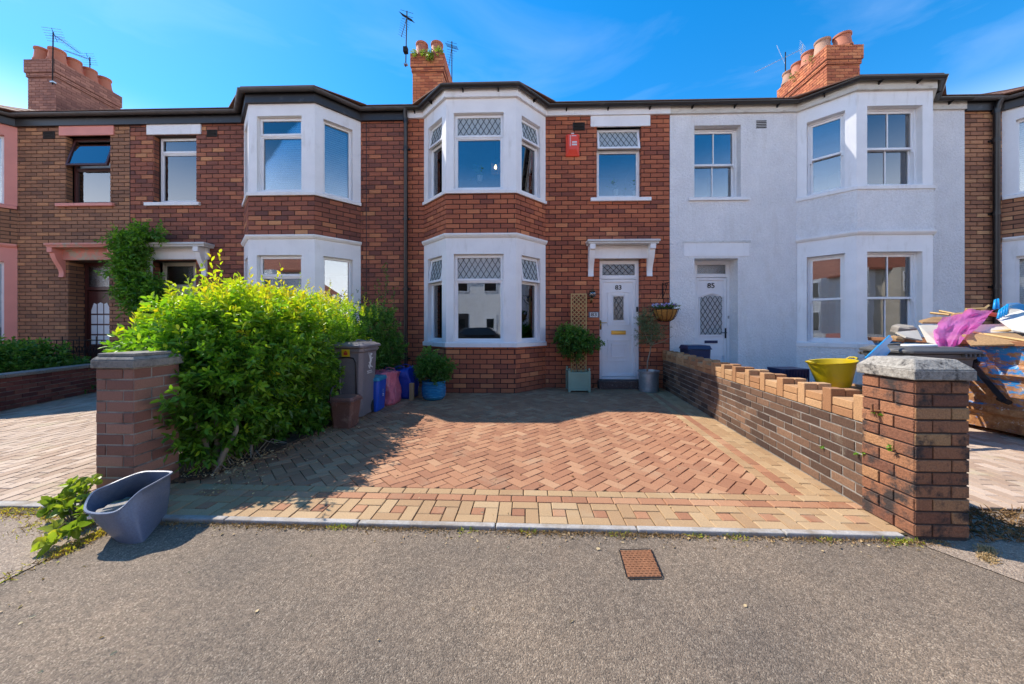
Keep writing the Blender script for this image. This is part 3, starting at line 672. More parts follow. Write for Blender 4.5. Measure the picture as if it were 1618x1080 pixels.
def window(house, p, ang, w_, z0, z1, rec=.1, style='top', fm='upvc_white', zt=None, lead=False, opn=0, dress=None, vbar=False, cill=True, label=None):
    T = frame((p[0], p[1], z0), ang); h = z1-z0; f = .05; m = MB(T); ya, yb = rec, rec+.06
    if style == 'top':
        zt = zt if zt else h*.70
        bars(m, 0, w_, 0, h, ya, yb, f); m.box(f, w_-f, ya, yb, zt-f*.5, zt+f*.5)
        m.box(-.0, w_, ya-.035, ya-.001, 0, .022)
        fo = m.build('window', fm, house, bevel=.004)
        i = MB(T); bars(i, f, w_-f, f, zt-f*.5, ya+.012, ya+.05, .018); i.build('glazing_bead', fm, fo)
        pane(T, f+.018, w_-f-.018, f+.018, zt-f*.5-.018, ya+.03, fo)
        hh = h-zt-f*.5; Ts = T @ Matrix.Translation((0, ya-.012, h-f*.4)) @ Matrix.Rotation(-opn, 4, 'X')
        a = MB(Ts); e = f*.35; bars(a, e, w_-e, -hh-f*.1, 0, 0, .045, .045); so_ = a.build('sash', fm, fo, bevel=.004)
        pm_ = MB(Ts); pm_.box(e+.045, w_-e-.045, .02, .024, -hh-f*.1+.045, -.045); pm_.build('pane', 'glass_pale_reflection' if lead else 'glass', fo)
        if lead:
            l = MB(Ts); lattice(l, e+.045, w_-e-.045, -hh-f*.1+.045, -.045, .012, .115, .185); l.build('lead_lattice', 'lead_came', fo)
    elif style == 'sash':
        bars(m, 0, w_, 0, h, ya-.02, yb+.05, .035); fo = m.build('window', fm, house, bevel=.004); mid = h*.49
        for (za, zb, y) in ((mid-.01, h-.035, ya), (.035, mid+.03, ya+.045)):
            s = MB(T); bars(s, .035, w_-.035, za, zb, y, y+.04, .042)
            if vbar: s.box(w_/2-.011, w_/2+.011, y+.002, y+.03, za+.04, zb-.04)
            if y == ya:
                for xx in (.035, w_-.065): s.box(xx, xx+.03, y-.004, y+.03, za-.05, za)
            so_ = s.build('sash', fm, fo, bevel=.004)
            xs = [.077, w_/2-.011, w_/2+.011, w_-.077] if vbar else [.077, w_-.077]
            for k in range(0, len(xs), 2): pane(T, xs[k], xs[k+1], za+.042, zb-.042, y+.018, fo)
    elif style == 'fixed':
        bars(m, 0, w_, 0, h, ya, yb, f); m.box(0, w_, ya-.035, ya-.001, 0, .022); fo = m.build('window', fm, house, bevel=.004); pane(T, f, w_-f, f, h-f, ya+.03, fo)
    if dress == 'blind': blind(T, f, w_-f, f, h-.04, ya+.10, fo)
    if dress == 'net': curtain(T, f, w_-f, .02, h*.98, ya+.075, fo, 'curtain_white', .012, 7)
    if dress == 'side_curtains':
        curtain(T, f*.5, w_*.22, 0, h, ya+.22, fo, 'curtain_white', .02, 3); curtain(T, w_*.80, w_-f*.5, 0, h, ya+.22, fo, 'curtain_white', .02, 3)
    if dress == 'dark_curtain': curtain(T, w_*.45, w_, 0, h, ya+.22, fo, 'curtain_dark', .03, 3)
    if label: fo['label'] = label
    return fo

# ================================================================== HOUSES
ZG0, ZG1, ZC, ZF0, ZF1, ZS, ZT, ZE = 1.0, 2.73, 3.05, 4.0, 5.50, 3.93, 5.80, 5.95
def scroll(m, x, z1, z0, d, wd):
    """curved console bracket, side profile extruded across x"""
    n = 10; pr = []
    for i in range(n+1):
        t = i/n; pr.append((-(d*(1-t)**1.6*(.62)+.045+(.02*math.sin(t*PI*2))), z1-.11-(z1-.11-z0)*t))
    pts = [(0, z1), (-d, z1), (-d, z1-.10)]+pr+[(0, z0)]
    a = [(x, y, z) for y, z in pts]; b = [(x+wd, y, z) for y, z in pts]; k = len(pts)
    # triangle-free strips from back edge
    vs = a+b; fs = [(i, (i+1) % k, k+(i+1) % k, k+i) for i in range(k)]; fs.append(tuple(range(k-1, -1, -1))); fs.append(tuple(range(k, 2*k))); m.add(vs, fs)
def house(name, label, x0, x1, bay, brick, trim, fascia, gut, up, door, bpitch=.095, blen=.268, mortar='mortar_dark', fm='upvc_white', bayw=None, vent=None, bay_dress=(None, None), limit=300, sash=False, lead=False, opn=0, fascia_z=(5.78, 5.95), brackets=False, mainsashes=None):
    H = thing(name, label, 'house', ((x0+x1)/2, Y0, 0)); BK = Bricks(brick, bpitch, blen) if brick else None
    bl, br = bay; cl, cr = bl+.62, br-.62; wallm = mortar if brick else 'roughcast_white'; sb_ = .013 if brick else -.012
    W = MB(); ux0, ux1, uz0, uz1 = up; dx0, dx1, dz0, dz1, drec = door
    ubr = .12
    def tn():
        r = random.random(); return r if random.random() < .5 else .2+.5*r
    for a, b in ((x0, bl), (br, x1)):
        if b-a < .03: continue
        ops = [(ox0-a, ox1-a, z0, z1, r) for ox0, ox1, z0, z1, r in ((ux0, ux1, uz0, uz1, ubr if brick else .16), (dx0, dx1, dz0, dz1, drec)) if a < (ox0+ox1)/2 < b]
        panel(W, (a, Y0), (b, Y0), 0, ZT, ops, setback=sb_)
        if BK:
            BK.wall((a, Y0), (b, Y0), 0, ZT, [o[:4] for o in ops], phase=random.random()*.1, tone=tn)
            for o in ops:
                BK.wall((a+o[0], Y0+.012), (a+o[0], Y0+o[4]), o[2], o[3], tone=tn); BK.wall((a+o[1], Y0+o[4]), (a+o[1], Y0+.012), o[2], o[3], tone=tn)
    segs = [((bl, Y0), (cl, YB)), ((cl, YB), (cr, YB)), ((cr, YB), (br, Y0))]
    TR = MB(); TR2 = MB(); bp = [s[0] for s in segs]+[segs[-1][1]]
    for (a, b) in segs:
        if BK:
            for z0, z1 in ((0, ZG0-.07), (ZC+.07, ZS)): panel(W, a, b, z0, z1, setback=sb_); BK.wall(a, b, z0, z1, tone=tn)
        else:
            pass
    if not BK:
        for z0, z1 in ((0, ZG0-.07), (ZC+.02, ZS)): W.sweep(bp, [(-.05, z0), (.012, z0), (.012, z1), (-.05, z1)])
    if True:
        W.build('wall', wallm, H)
    if BK: BK.finish(H, limit, minpx=18)
    dS = math.hypot(.62, .65); fw_ = cr-cl; fx0, fx1 = bayw if bayw else (.155*fw_, .865*fw_)
    for j, (a, b) in enumerate(segs):
        ln = dS if j != 1 else fw_; ang = math.atan2(b[1]-a[1], b[0]-a[0])
        s0, s1 = (fx0, fx1) if j == 1 else ((.17, .74) if j == 0 else (dS-.74, dS-.17))
        panel(TR, a, b, ZG0-.07, ZC+.02, [(s0, s1, ZG0, ZG1, .14)]); panel(TR2, a, b, ZS, ZT, [(s0, s1, ZF0, ZF1, .14)])
        d = Vector((b[0]-a[0], b[1]-a[1])).normalized(); p = (a[0]+d.x*s0, a[1]+d.y*s0)
        for lv, (za, zb) in enumerate(((ZG0, ZG1), (ZF0, ZF1))):
            if sash: window(H, p, ang, s1-s0, za, zb, .13, 'sash', vbar=(j == 1), fm=fm)
            else:
                dr = bay_dress[lv]; dr = dr[j] if isinstance(dr, tuple) else dr
                op = opn if j != 1 else 0
                if lead or j == 1: window(H, p, ang, s1-s0, za, zb, .085, 'top', zt=(zb-za)*.70 if lead else (zb-za)*.76, lead=lead, opn=op, dress=dr, fm=fm)
                else: window(H, p, ang, s1-s0, za, zb, .085, 'fixed', dress=dr, fm=fm)
    TR.build('bay_surround', trim, H); TR2.build('bay_surround', trim, H)
    c = MB(); c.sweep(bp, [(-.02, ZC), (.02, ZC), (.045, ZC+.03), (.055, ZC+.05), (.055, ZC+.075), (-.02, ZC+.085)]); c.build('bay_cornice', trim, H)
    c = MB(); c.sweep(bp, [(-.02, ZG0-.1), (.03, ZG0-.1), (.035, ZG0-.02), (-.02, ZG0+.0)]); c.build('bay_sill', trim, H)
    c = MB(); c.sweep(bp, [(-.02, ZS-.02), (.035, ZS-.02), (.04, ZF0-.03), (-.02, ZF0+.0)]); c.build('bay_sill', trim, H)
    # eaves
    E = [(x0+.001, Y0), (bl, Y0), (cl, YB), (cr, YB), (br, Y0), (x1-.001, Y0)]
    c = MB(); c.sweep(E, [(-.01, fascia_z[0]), (.055, fascia_z[0]), (.055, fascia_z[1]), (-.01, fascia_z[1])]); c.build('fascia', fascia, H)
    r = .06; gp = [(.065+r+r*math.cos(t), 5.955+r*.9*math.sin(t)) for t in [PI+PI*k/10 for k in range(11)]]; gi = [(o, z) for o, z in [(.065+r+(r-.006)*math.cos(t), 5.957+(r-.006)*.9*math.sin(t)) for t in [2*PI-PI*k/10 for k in range(11)]]]
    c = MB(); c.sweep(E, gp+gi); c.build('gutter', gut, H, smooth=False)
    if brackets:
        for i in range(len(E)-1):
            a, b = Vector(E[i]), Vector(E[i+1]); d = (b-a); ln = d.length; d.normalize(); n = max(1, round(ln/.9)); an = math.atan2(d.y, d.x)
            for k in range(n):
                q = a+d*(ln*(k+.5)/n); c = MB(frame((q.x, q.y, 0), an)); c.add([(-.012, -.056, 5.86), (.012, -.056, 5.86), (.012, -.056, 5.91), (-.012, -.056, 5.91), (-.012, -.15, 5.90), (.012, -.15, 5.90), (.012, -.13, 5.925), (-.012, -.13, 5.925)], [(0, 1, 2, 3), (0, 4, 5, 1), (3, 2, 6, 7), (4, 7, 6, 5), (0, 3, 7, 4), (1, 5, 6, 2)]); c.build('gutter_bracket', 'dark_metal', H)
    # roof in stepped tile courses
    c = MB(); pr = []; y, z = Y0-.17, 5.97; pit = .60; st = .27
    while y < 11.2:
        pr += [(y, z+.014), (y, z+.03)]; y += st; z += st*pit
        pr.append((y+.001, z+.014+.0))
    pr += [(11.3, z+.05), (11.5, z+.05), (15.6, z-2.4)]
    vs = [(x0, a, b) for a, b in pr]+[(x1, a, b) for a, b in pr]; k = len(pr); c.add(vs, [(i, k+i, k+i+1, i+1) for i in range(k-1)]); ro = c.build('roof', 'roof_tile', H)
    # bay roof: courses round the bay
    c = MB(); ez = 5.99; o_ = .12
    ring = [Vector((bl-.2, Y0-.17)), Vector((cl-.06, YB-.13)), Vector((cr+.06, YB-.13)), Vector((br+.2, Y0-.17))]; tgt = [Vector((bl+.25, 8.3)), Vector((cl+.3, 8.3)), Vector((cr-.3, 8.3)), Vector((br-.25, 8.3))]
    prev = None
    for i in range(6):
        t = i/5; rr = [a.lerp(b, t) for a, b in zip(ring, tgt)]; zz = ez+t*.62
        if prev:
            for q in range(3): c.quad((*prev[0][q], prev[1]+.02), (*prev[0][q+1], prev[1]+.02), (*rr[q+1], zz+.004), (*rr[q], zz+.004)); c.quad((*prev[0][q], prev[1]), (*prev[0][q+1], prev[1]), (*prev[0][q+1], prev[1]+.02), (*prev[0][q], prev[1]+.02))
        prev = (rr, zz)
    c.add([(*p, 5.985) for p in ring]+[(br, Y0+.3, 5.985), (bl, Y0+.3, 5.985)], [(0, 1, 2, 3, 4, 5)]); c.build('bay_roof', 'roof_tile', H)
    # rooms behind the glass
    c = MB(); a, b = x0+.02, x1-.02; yb = 10.6
    for (z0, z1) in ((.02, 2.86), (2.95, 5.77)):
        c.quad((a, yb, z0), (b, yb, z0), (b, yb, z1), (a, yb, z1)); c.quad((a, Y0+.2, z0), (a, yb, z0), (a, yb, z1), (a, Y0+.2, z1)); c.quad((b, Y0+.2, z0), (b, yb, z0), (b, yb, z1), (b, Y0+.2, z1))
        for zz, yy in ((z0, Y0), (z1, Y0)): c.add([(a, yb, zz), (b, yb, zz), (b, Y0+.03, zz), (br, Y0+.03, zz), (cr-.02, YB+.03, zz), (cl+.02, YB+.03, zz), (bl, Y0+.03, zz), (a, Y0+.03, zz)], [tuple(range(8))])
        dvx = bl-.12 if (dx0+dx1)/2 < bl else br+.12
        c.box(dvx-.05, dvx+.05, Y0+.04, yb-.01, z0+.01, z1-.01)
        c.quad((a, Y0+.14, z0), (bl-.01, Y0+.14, z0), (bl-.01, Y0+.14, z0+.001), (a, Y0+.14, z0+.001))
    c.build('room', 'interior_wall', H)
    if vent:
        va, vb, vz0, vz1 = vent; c = MB(); c.box(va, vb, Y0-.012, Y0+.0, vz0, vz1); k = 5
        for i in range(k): z = vz0+(vz1-vz0)*(i+.5)/k; c.add([(va+.012, Y0-.013, z-.012), (vb-.012, Y0-.013, z-.012), (vb-.012, Y0-.03, z), (va+.012, Y0-.03, z), (va+.012, Y0-.013, z+.006), (vb-.012, Y0-.013, z+.006)], [(0, 1, 2, 3), (3, 2, 5, 4)])
        c.build('air_vent', 'vent_black', H)
    return H
def lintel_sill(H, a, b, z0, z1, sa, sb2, sz0, sz1, mat, lint=True):
    if lint: m = MB(); m.box(a, b, Y0-.025, Y0+.10, z0, z1); m.build('lintel', mat, H, bevel=.004)
    m = MB(); m.add([(sa, Y0-.055, sz0), (sb2, Y0-.055, sz0), (sb2, Y0+.10, sz0), (sa, Y0+.10, sz0), (sa, Y0-.055, sz1-.02), (sb2, Y0-.055, sz1-.02), (sb2, Y0+.10, sz1), (sa, Y0+.10, sz1)], [(0, 3, 2, 1), (4, 5, 6, 7), (0, 1, 5, 4), (1, 2, 6, 5), (2, 3, 7, 6), (3, 0, 4, 7)]); m.build('sill', mat, H, bevel=.004)
def canopy(H, a, b, zt, zpan, mat, brk, zb, pan_mat=None, top_mat=None):
    c = MB(); c.box(a, b, Y0-.27, Y0, zt-.045, zt); c.box(a+.02, b-.02, Y0-.245, Y0, zt-.085, zt-.046); CN = c.build('door_canopy', top_mat or mat, H, bevel=.006)
    c = MB(); c.box(a+.12, b-.12, Y0-.05, Y0+.1, zpan, zt-.086); c.build('canopy_panel', pan_mat or mat, CN, bevel=.004)
    for x in brk: m = MB(Matrix.Translation((0, Y0, 0))); scroll(m, x, zt-.087, zb, .235, .11); m.build('bracket', mat, CN)
    return CN
def panel_door(H, x0, x1, z0, z1, y, mat, fan_z, fm=None):
    """frame, fanlight, leaf blank; returns leaf object, T"""
    fm = fm or mat; f = .06; T = frame((x0, y, z0), 0); w_ = x1-x0; h = z1-z0; m = MB(T)
    m.box(0, f, 0, .08, 0, h); m.box(w_-f, w_, 0, .08, 0, h); m.box(f, w_-f, 0, .08, h-f, h); m.box(f, w_-f, 0, .08, fan_z-f/2, fan_z+f/2); m.box(f, w_-f, -.02, .08, 0, .05)
    fo = m.build('door_frame', fm, H, bevel=.004)
    pane(T, f, w_-f, fan_z+f/2, h-f, .03, fo, 'glass_obscured')
    b = MB(T); bars(b, f, w_-f, fan_z+f/2, h-f, .015, .028, .02); b.build('glazing_bead', fm, fo)
    return fo, T, f, w_, h
def raised(mb, x0, x1, z0, z1, y, wd=.018, pr=.010, arch=0):
    """raised moulding rectangle (top may arch)"""
    mb.box(x0, x0+wd, y-pr, y, z0, z1); mb.box(x1-wd, x1, y-pr, y, z0, z1); mb.box(x0+wd, x1-wd, y-pr, y, z0, z0+wd)
    n = 12 if arch else 1
    for i in range(n):
        a = x0+(x1-x0)*i/n; b = x0+(x1-x0)*(i+1)/n; za = z1+arch*math.sin(PI*i/n); zb = z1+arch*math.sin(PI*(i+1)/n)
        mb.add([(a, y, za-wd), (b, y, zb-wd), (b, y, zb), (a, y, za), (a, y-pr, za-wd), (b, y-pr, zb-wd), (b, y-pr, zb), (a, y-pr, za)], [(4, 5, 6, 7), (0, 4, 7, 3), (1, 2, 6, 5), (3, 7, 6, 2), (0, 1, 5, 4)])

XA, XB, XC, XD = X(205), X(643), X(1058), X(1523)
# --- middle house, door number 83
u = lambda px, Y=Y0: X(px, Y)
def zz(px, v, Y=Y0): return Zf(px, v, Y)
H83 = house('terraced_house', 'red brick terraced house in the middle with leaded top windows and door number 83', XB, XC, (u(670), u(862)), 'brick83', 'white_paint', 'white_paint', 'black_gutter',
    (u(943), u(1013), zz(980, 311), zz(980, 200)), (u(947.5), u(1012.5), .17, zz(980, 408), .13), bayw=(.15, 1.13), lead=True, opn=.16, vent=(u(905), u(924), zz(914, 206), zz(914, 193.5)),
    bay_dress=(('side_curtains', None, 'side_curtains'), ('net', None, 'dark_curtain')), brackets=True)
window(H83, (u(943), Y0), 0, u(1013)-u(943), zz(980, 311), zz(980, 200), .10, 'top', zt=1.02, lead=True, opn=.22)
lintel_sill(H83, u(933), u(1027), zz(980, 200), 5.78, u(933), u(1028), zz(980, 318), zz(980, 311), 'white_paint')
CN = canopy(H83, u(929, 7.18), u(1044, 7.18), zz(985, 377, 7.18), zz(985, 408.5), 'white_paint', (u(932, 7.25), u(1027, 7.25)), zz(985, 435, 7.3), top_mat='white_paint_flaking')
a, b = u(948), u(1012); zb, zt = .17, zz(980, 409.5)
fo, T, f, w_, h = panel_door(H83, a, b, zb, zt, Y0+.11, 'upvc_white', zt-zb-.37)
l = MB(T); lattice(l, f, w_-f, h-.34, h-f, .02, .13, .13); l.build('lead_lattice', 'lead_came', fo)
lf = MB(T); lz1 = h-.405; lf.box(f+.002, w_-f-.002, .03, .075, .055, lz1); door = lf.build('door', 'upvc_white', H83, bevel=.004)
lf = MB(T); bars(lf, f+.004, w_-f-.004, .06, lz1-.004, .008, .029, .055); lf.build('door_rail', 'upvc_white', door, bevel=.003)
gx0, gx1 = .345, .515
gz0 = zz(980, 505)-zb; gz1 = zz(980, 467)-zb
mo = MB(T); raised(mo, .19, w_-.19, zz(980, 514)-zb, zz(980, 461)-zb, .03, .016, .014, .035); raised(mo, w_/2-.13, w_/2+.13, zz(980, 508.5)-zb, zz(980, 464.5)-zb, .03, .016, .014)
raised(mo, .19, w_-.19, zz(980, 571)-zb, zz(980, 537)-zb, .03, .016, .014); raised(mo, w_/2-.15, w_/2+.15, zz(980, 565)-zb, zz(980, 544)-zb, .03, .016, .014); mo.build('door_moulding', 'upvc_white', door)
pm_ = MB(T); pm_.box(w_/2-.105, w_/2+.105, .022, .029, gz0, gz1); pm_.build('pane', 'glass_obscured', door)
l = MB(T); lattice(l, w_/2-.105, w_/2+.105, gz0, gz1, .014, .11, .17); l.build('lead_lattice', 'lead_came', door)
lb = MB(T); zl = zz(980, 525)-zb; lb.box(w_/2-.155, w_/2+.155, .012, .03, zl-.045, zl+.04); lb.box(w_/2-.135, w_/2+.135, .004, .012, zl-.028, zl+.024); lb.build('letterbox', 'brass', door, bevel=.006)
hd = MB(T); zh = zz(980, 513)-zb; hd.box(f-.04, f-.005, -.008, .0, zh-.10, zh+.10); hd.tube([(f-.022, -.008, zh+.05), (f-.022, -.05, zh+.05), (f+.10, -.05, zh+.045)], .009, 8); hd.build('door_handle', 'brass', fo, smooth=True)
text_mesh('83', 'door_numeral', 'black_print', .135, T @ Matrix.Translation((w_/2, .024, zz(980, 453)-zb)), door, .008, 1.1)
kp_ = MB(T); kp_.box(w_-.055, w_-.015, -.02, 0, zz(1008, 492)-zb, zz(1008, 484)-zb); kp_.build('key_safe', 'black_paint', fo, bevel=.004)
st = MB(); st.box(u(944), u(1014), Y0-.14, Y0+.11, 0, .165); st.build('doorstep', 'step_stone', H83, bevel=.01)
# --- left neighbour
H81 = house('terraced_house', 'dark red brick terraced house behind the green hedge with wisteria round its door', XA, XB, (u(385.5), u(570)), 'brick81', 'white_paint', 'black_paint', 'grey_gutter',
    (u(243), u(309.5), zz(280, 318), zz(280, 213)), (u(233), u(309), .02, zz(270, 411), .27), bpitch=.095, bayw=(.17, 1.08), vent=(u(327.5), u(343.5), zz(335, 216), zz(335, 205)), bay_dress=((None, None, None), ('blind', 'blind', 'blind')), mortar='mortar_mid', fascia_z=(5.74, 5.95))
lintel_sill(H81, u(233), u(318.5), zz(280, 212.5), zz(280, 196.5), u(231), u(317), zz(280, 325), zz(280, 318.5), 'white_paint')
window(H81, (u(243)+.02, Y0), 0, u(309.5)-u(243)-.02, zz(280, 318), zz(280, 213), .13, 'top', zt=1.12, dress='net')
canopy(H81, u(214, 7.18), u(322, 7.18), zz(270, 382, 7.18), zz(270, 410), 'white_paint', (u(222, 7.3), u(303, 7.2)), zz(270, 435, 7.3), top_mat='white_paint_flaking')
fo, T, f, w_, h = panel_door(H81, u(256, 7.7), u(309, 7.7)+.01, .05, zz(270, 411), Y0+.26, 'upvc_cream', 2.16)
lf = MB(T); lf.box(f, w_-f, .03, .07, .05, 2.12); door = lf.build('door', 'upvc_cream', H81, bevel=.004)
mo = MB(T)
for r in range(2):
    for c_ in range(2): raised(mo, .15+c_*.27, .38+c_*.27, 1.45-r*.36, 1.75-r*.36, .03, .02, .012)
mo.build('door_moulding', 'upvc_cream', door)
for r in range(2):
    for c_ in range(2): m = MB(T); m.box(.17+c_*.27, .36+c_*.27, .024, .03, 1.47-r*.36, 1.73-r*.36); m.build('pane', 'glass_obscured', door)
# --- far left neighbour, pink trim
H79 = house('terraced_house', 'brown brick terraced house at the far left with pink painted bay and pink door canopy', XA-6.0, XA, (u(27.5)-2.62, u(27.5)), 'brick79', 'pink_paint', 'black_paint', 'grey_gutter',
    (u(104), u(173.5), zz(140, 320), zz(140, 214)), (u(108), u(172), .02, zz(140, 411), .30), bpitch=.083, mortar='mortar_mid', fm='upvc_white', vent=(u(69), u(87), zz(78, 219), zz(78, 208)), bay_dress=((None, None, 'net'), (None, None, None)), fascia_z=(5.74, 5.95))
lintel_sill(H79, u(95), u(181), zz(140, 214), zz(140, 197), u(91.5), u(181), zz(140, 326), zz(140, 320), 'pink_paint')
window(H79, (u(104)+.02, Y0), 0, u(173.5)-u(104)-.02, zz(140, 320), zz(140, 214), .13, 'top', fm='brown_frame', zt=.80, opn=.25, dress='net')
canopy(H79, u(68, 7.18), u(172, 7.18), zz(120, 383, 7.18), zz(120, 411), 'pink_paint', (u(77, 7.25), u(168, 7.2)), zz(120, 436, 7.3), pan_mat='pink_paint_peeling', top_mat='pink_paint_peeling')
fo, T, f, w_, h = panel_door(H79, u(134, 7.75), u(172, 7.75)+.12, .05, zz(140, 411), Y0+.29, 'brown_frame', 2.12)
lf = MB(T); lf.box(f, w_-f, .03, .07, .05, 2.07); door = lf.build('door', 'brown_frame', H79, bevel=.004)
cx = w_/2+.02
for r in range(4):
    for c_ in range(3):
        xx0 = cx-.23+c_*.155; top = 1.05+r*.235
        m = MB(T)
        if r < 3: m.box(xx0, xx0+.13, .024, .03, top-.2, top)
        else:
            t1 = math.sqrt(max(0, .24**2-(xx0-cx)**2)) if abs(xx0-cx) < .24 else 0; t2 = math.sqrt(max(0, .24**2-(xx0+.13-cx)**2)) if abs(xx0+.13-cx) < .24 else 0
            m.add([(xx0, .024, top-.2), (xx0+.13, .024, top-.2), (xx0+.13, .024, top-.18+t2*.9), (xx0+.065, .024, top-.17+max(t1, t2, .1)*.98), (xx0, .024, top-.18+t1*.9)], [(0, 1, 2, 3, 4)])
        m.build('pane', 'curtain_white', door)
m = MB(T); m.tube([(.12, .03, .95), (.12, -.02, .95), (.2, -.02, .95)], .012, 8); m.build('door_handle', 'brass', door, smooth=True)
m = MB(); m.add([(u(0), Y0-.05, .3)], []) if False else None
# --- right neighbour, white render, door number 85
bl85 = u(1258); br85 = X(1474, YB)+.62
H85 = house('terraced_house', 'white rendered terraced house right of the middle with sash windows and door number 85', XC, XD, (bl85, br85), None, 'white_paint', 'fascia_weathered', 'black_gutter',
    (u(1096.7), u(1170), zz(1130, 311), zz(1130, 198)), (u(1097), u(1165.5), .05, zz(1130, 408), .30), bayw=(.20, .20+X(1455, YB)-X(1367.5, YB)), sash=True, vent=(u(1193), u(1211), zz(1202, 203), zz(1202, 190)), brackets=True)
window(H85, (u(1096.7), Y0), 0, u(1170)-u(1096.7), zz(1130, 311), zz(1130, 199), .15, 'sash', vbar=True)
lintel_sill(H85, 0, 0, 0, 0, u(1087), u(1183), zz(1130, 317), zz(1130, 311.5), 'white_paint', lint=False)
m = MB(); m.box(u(1080), u(1183), Y0-.022, Y0-.0125, zz(1130, 405), zz(1130, 383)); m.build('canopy_scar', 'white_paint', H85)
m = MB(); 
for i in range(26):
    xx = u(1078)+i*.054; m.box(xx, xx+.056, Y0-.03-.008*random.random(), Y0-.022, zz(1130, 383)-.012*random.random(), zz(1130, 381)+.012*random.random())
m.build('broken_ledge', 'white_paint_flaking', H85)
fo, T, f, w_, h = panel_door(H85, u(1096, 7.73), u(1153, 7.73), .05, zz(1130, 408), Y0+.28, 'upvc_white', 2.36)
lf = MB(T); lf.box(f, w_-f, .03, .07, .05, 2.325); door = lf.build('door', 'upvc_white', H85, bevel=.004)
lf = MB(T); bars(lf, f+.004, w_-f-.004, .06, 2.32, .008, .029, .05); lf.build('door_rail', 'upvc_white', door, bevel=.003)
dw0, dw1 = .155, w_-.155; dz0, dz1 = 1.08, 1.90
mo = MB(T); raised(mo, dw0-.03, dw1+.03, dz0-.04, dz1+.0, .03, .02, .016, .10); raised(mo, dw0-.03, dw1+.03, .2, .62, .03, .016, .014); mo.build('door_moulding', 'upvc_white', door)
m = MB(T); n = 12; top = [(dw0+(dw1-dw0)*i/n, .024, dz1-.03+.09*math.sin(PI*i/n)) for i in range(n, -1, -1)]; m.add([(dw0, .024, dz0), (dw1, .024, dz0)]+top, [tuple(range(n+3))]); m.build('pane', 'glass_pale_reflection', door)
l = MB(T); lattice(l, dw0, dw1, dz0, dz1+.02, .014, .105, .17); l.build('lead_lattice', 'lead_came', door)
c = MB(T); c.quad((dw0, .1, dz0), (dw1, .1, dz0), (dw1, .1, dz1+.1), (dw0, .1, dz1+.1)); c.build('door_glass_backing', 'upvc_cream', door)
lb = MB(T); lb.box(w_/2-.14, w_/2+.14, .014, .03, .89, .95); lb.build('letterbox', 'navy_plastic', door, bevel=.005)
hd = MB(T); hd.box(w_-.105, w_-.075, -.006, .008, 1.0, 1.22); hd.tube([(w_-.09, 0, 1.12), (w_-.09, -.05, 1.12), (w_-.2, -.05, 1.12)], .009, 8); hd.build('door_handle', 'black_paint', fo, smooth=True)
m = MB(T); m.box(w_-.045, w_-.015, -.014, 0, 1.43, 1.49); m.build('doorbell', 'steel', fo, bevel=.003)
text_mesh('85', 'door_numeral', 'black_print', .15, T @ Matrix.Translation((w_/2, .022, 2.15)), door, .008, 1.1)
# --- far right neighbour
H87 = house('terraced_house', 'orange brown brick terraced house at the far right cut by the picture edge', XD, XD+6, (u(1583), u(1583)+2.6), 'brick87', 'white_paint', 'black_paint', 'grey_gutter',
    (XD+4.2, XD+5.1, 4.08, 5.6), (XD+4.2, XD+5.1, .05, 2.75, .25), bpitch=.089, mortar='mortar_mid', bay_dress=(('blind', 'blind', 'blind'), ('blind', 'blind', 'blind')), fascia_z=(5.74, 5.95))
# roofs' far side and end walls close the terrace
eg = MB()
for h_, x in ((H79, XA-6.0), (H87, XD+6)):
    m = MB(); m.add([(x, Y0-.0, 0), (x, 15.4, 0), (x, 15.4, 5.9), (x, 11.4, 8.42), (x, Y0-.0, 5.95)], [(0, 1, 2, 3, 4)]); m.build('end_wall', 'mortar_mid', h_)
# downpipes
def downpipe(px, house_, ztop, zbot, r=.042, lab=''):
    x = u(px); m = MB(); m.tube([(x+.02, Y0-.14, 5.93), (x, Y0-.11, 5.84), (x, Y0-.075, 5.7), (x, Y0-.07, zbot)], r, 10); m.lathe((x, Y0-.07, 5.66), [(r, 0), (r+.012, 0), (r+.012, .09), (r, .09)], 10)
    for z in (5.1, 3.6, 2.1, .6): m.box(x-.085, x+.085, Y0-.03, Y0-.004, z, z+.035); m.lathe((x, Y0-.07, z-.02), [(r, 0), (r+.010, 0), (r+.010, .08), (r, .08)], 10)
    return m.build('downpipe', 'black_gutter', house_, smooth=False, angle=40)
downpipe(643, H83, 5.9, .05); downpipe(1567, H87, 5.9, .05, .05)
m = MB(); m.tube([(u(579), Y0-.006, 5.75), (u(579), Y0-.006, 1.5)], .007, 6); m.build('cable', 'black_paint', H81)
m = MB(); m.tube([(XA+.01, Y0-.004, 5.75), (XA+.01, Y0-.004, 0)], .006, 6); m.build('cable', 'black_paint', H81)

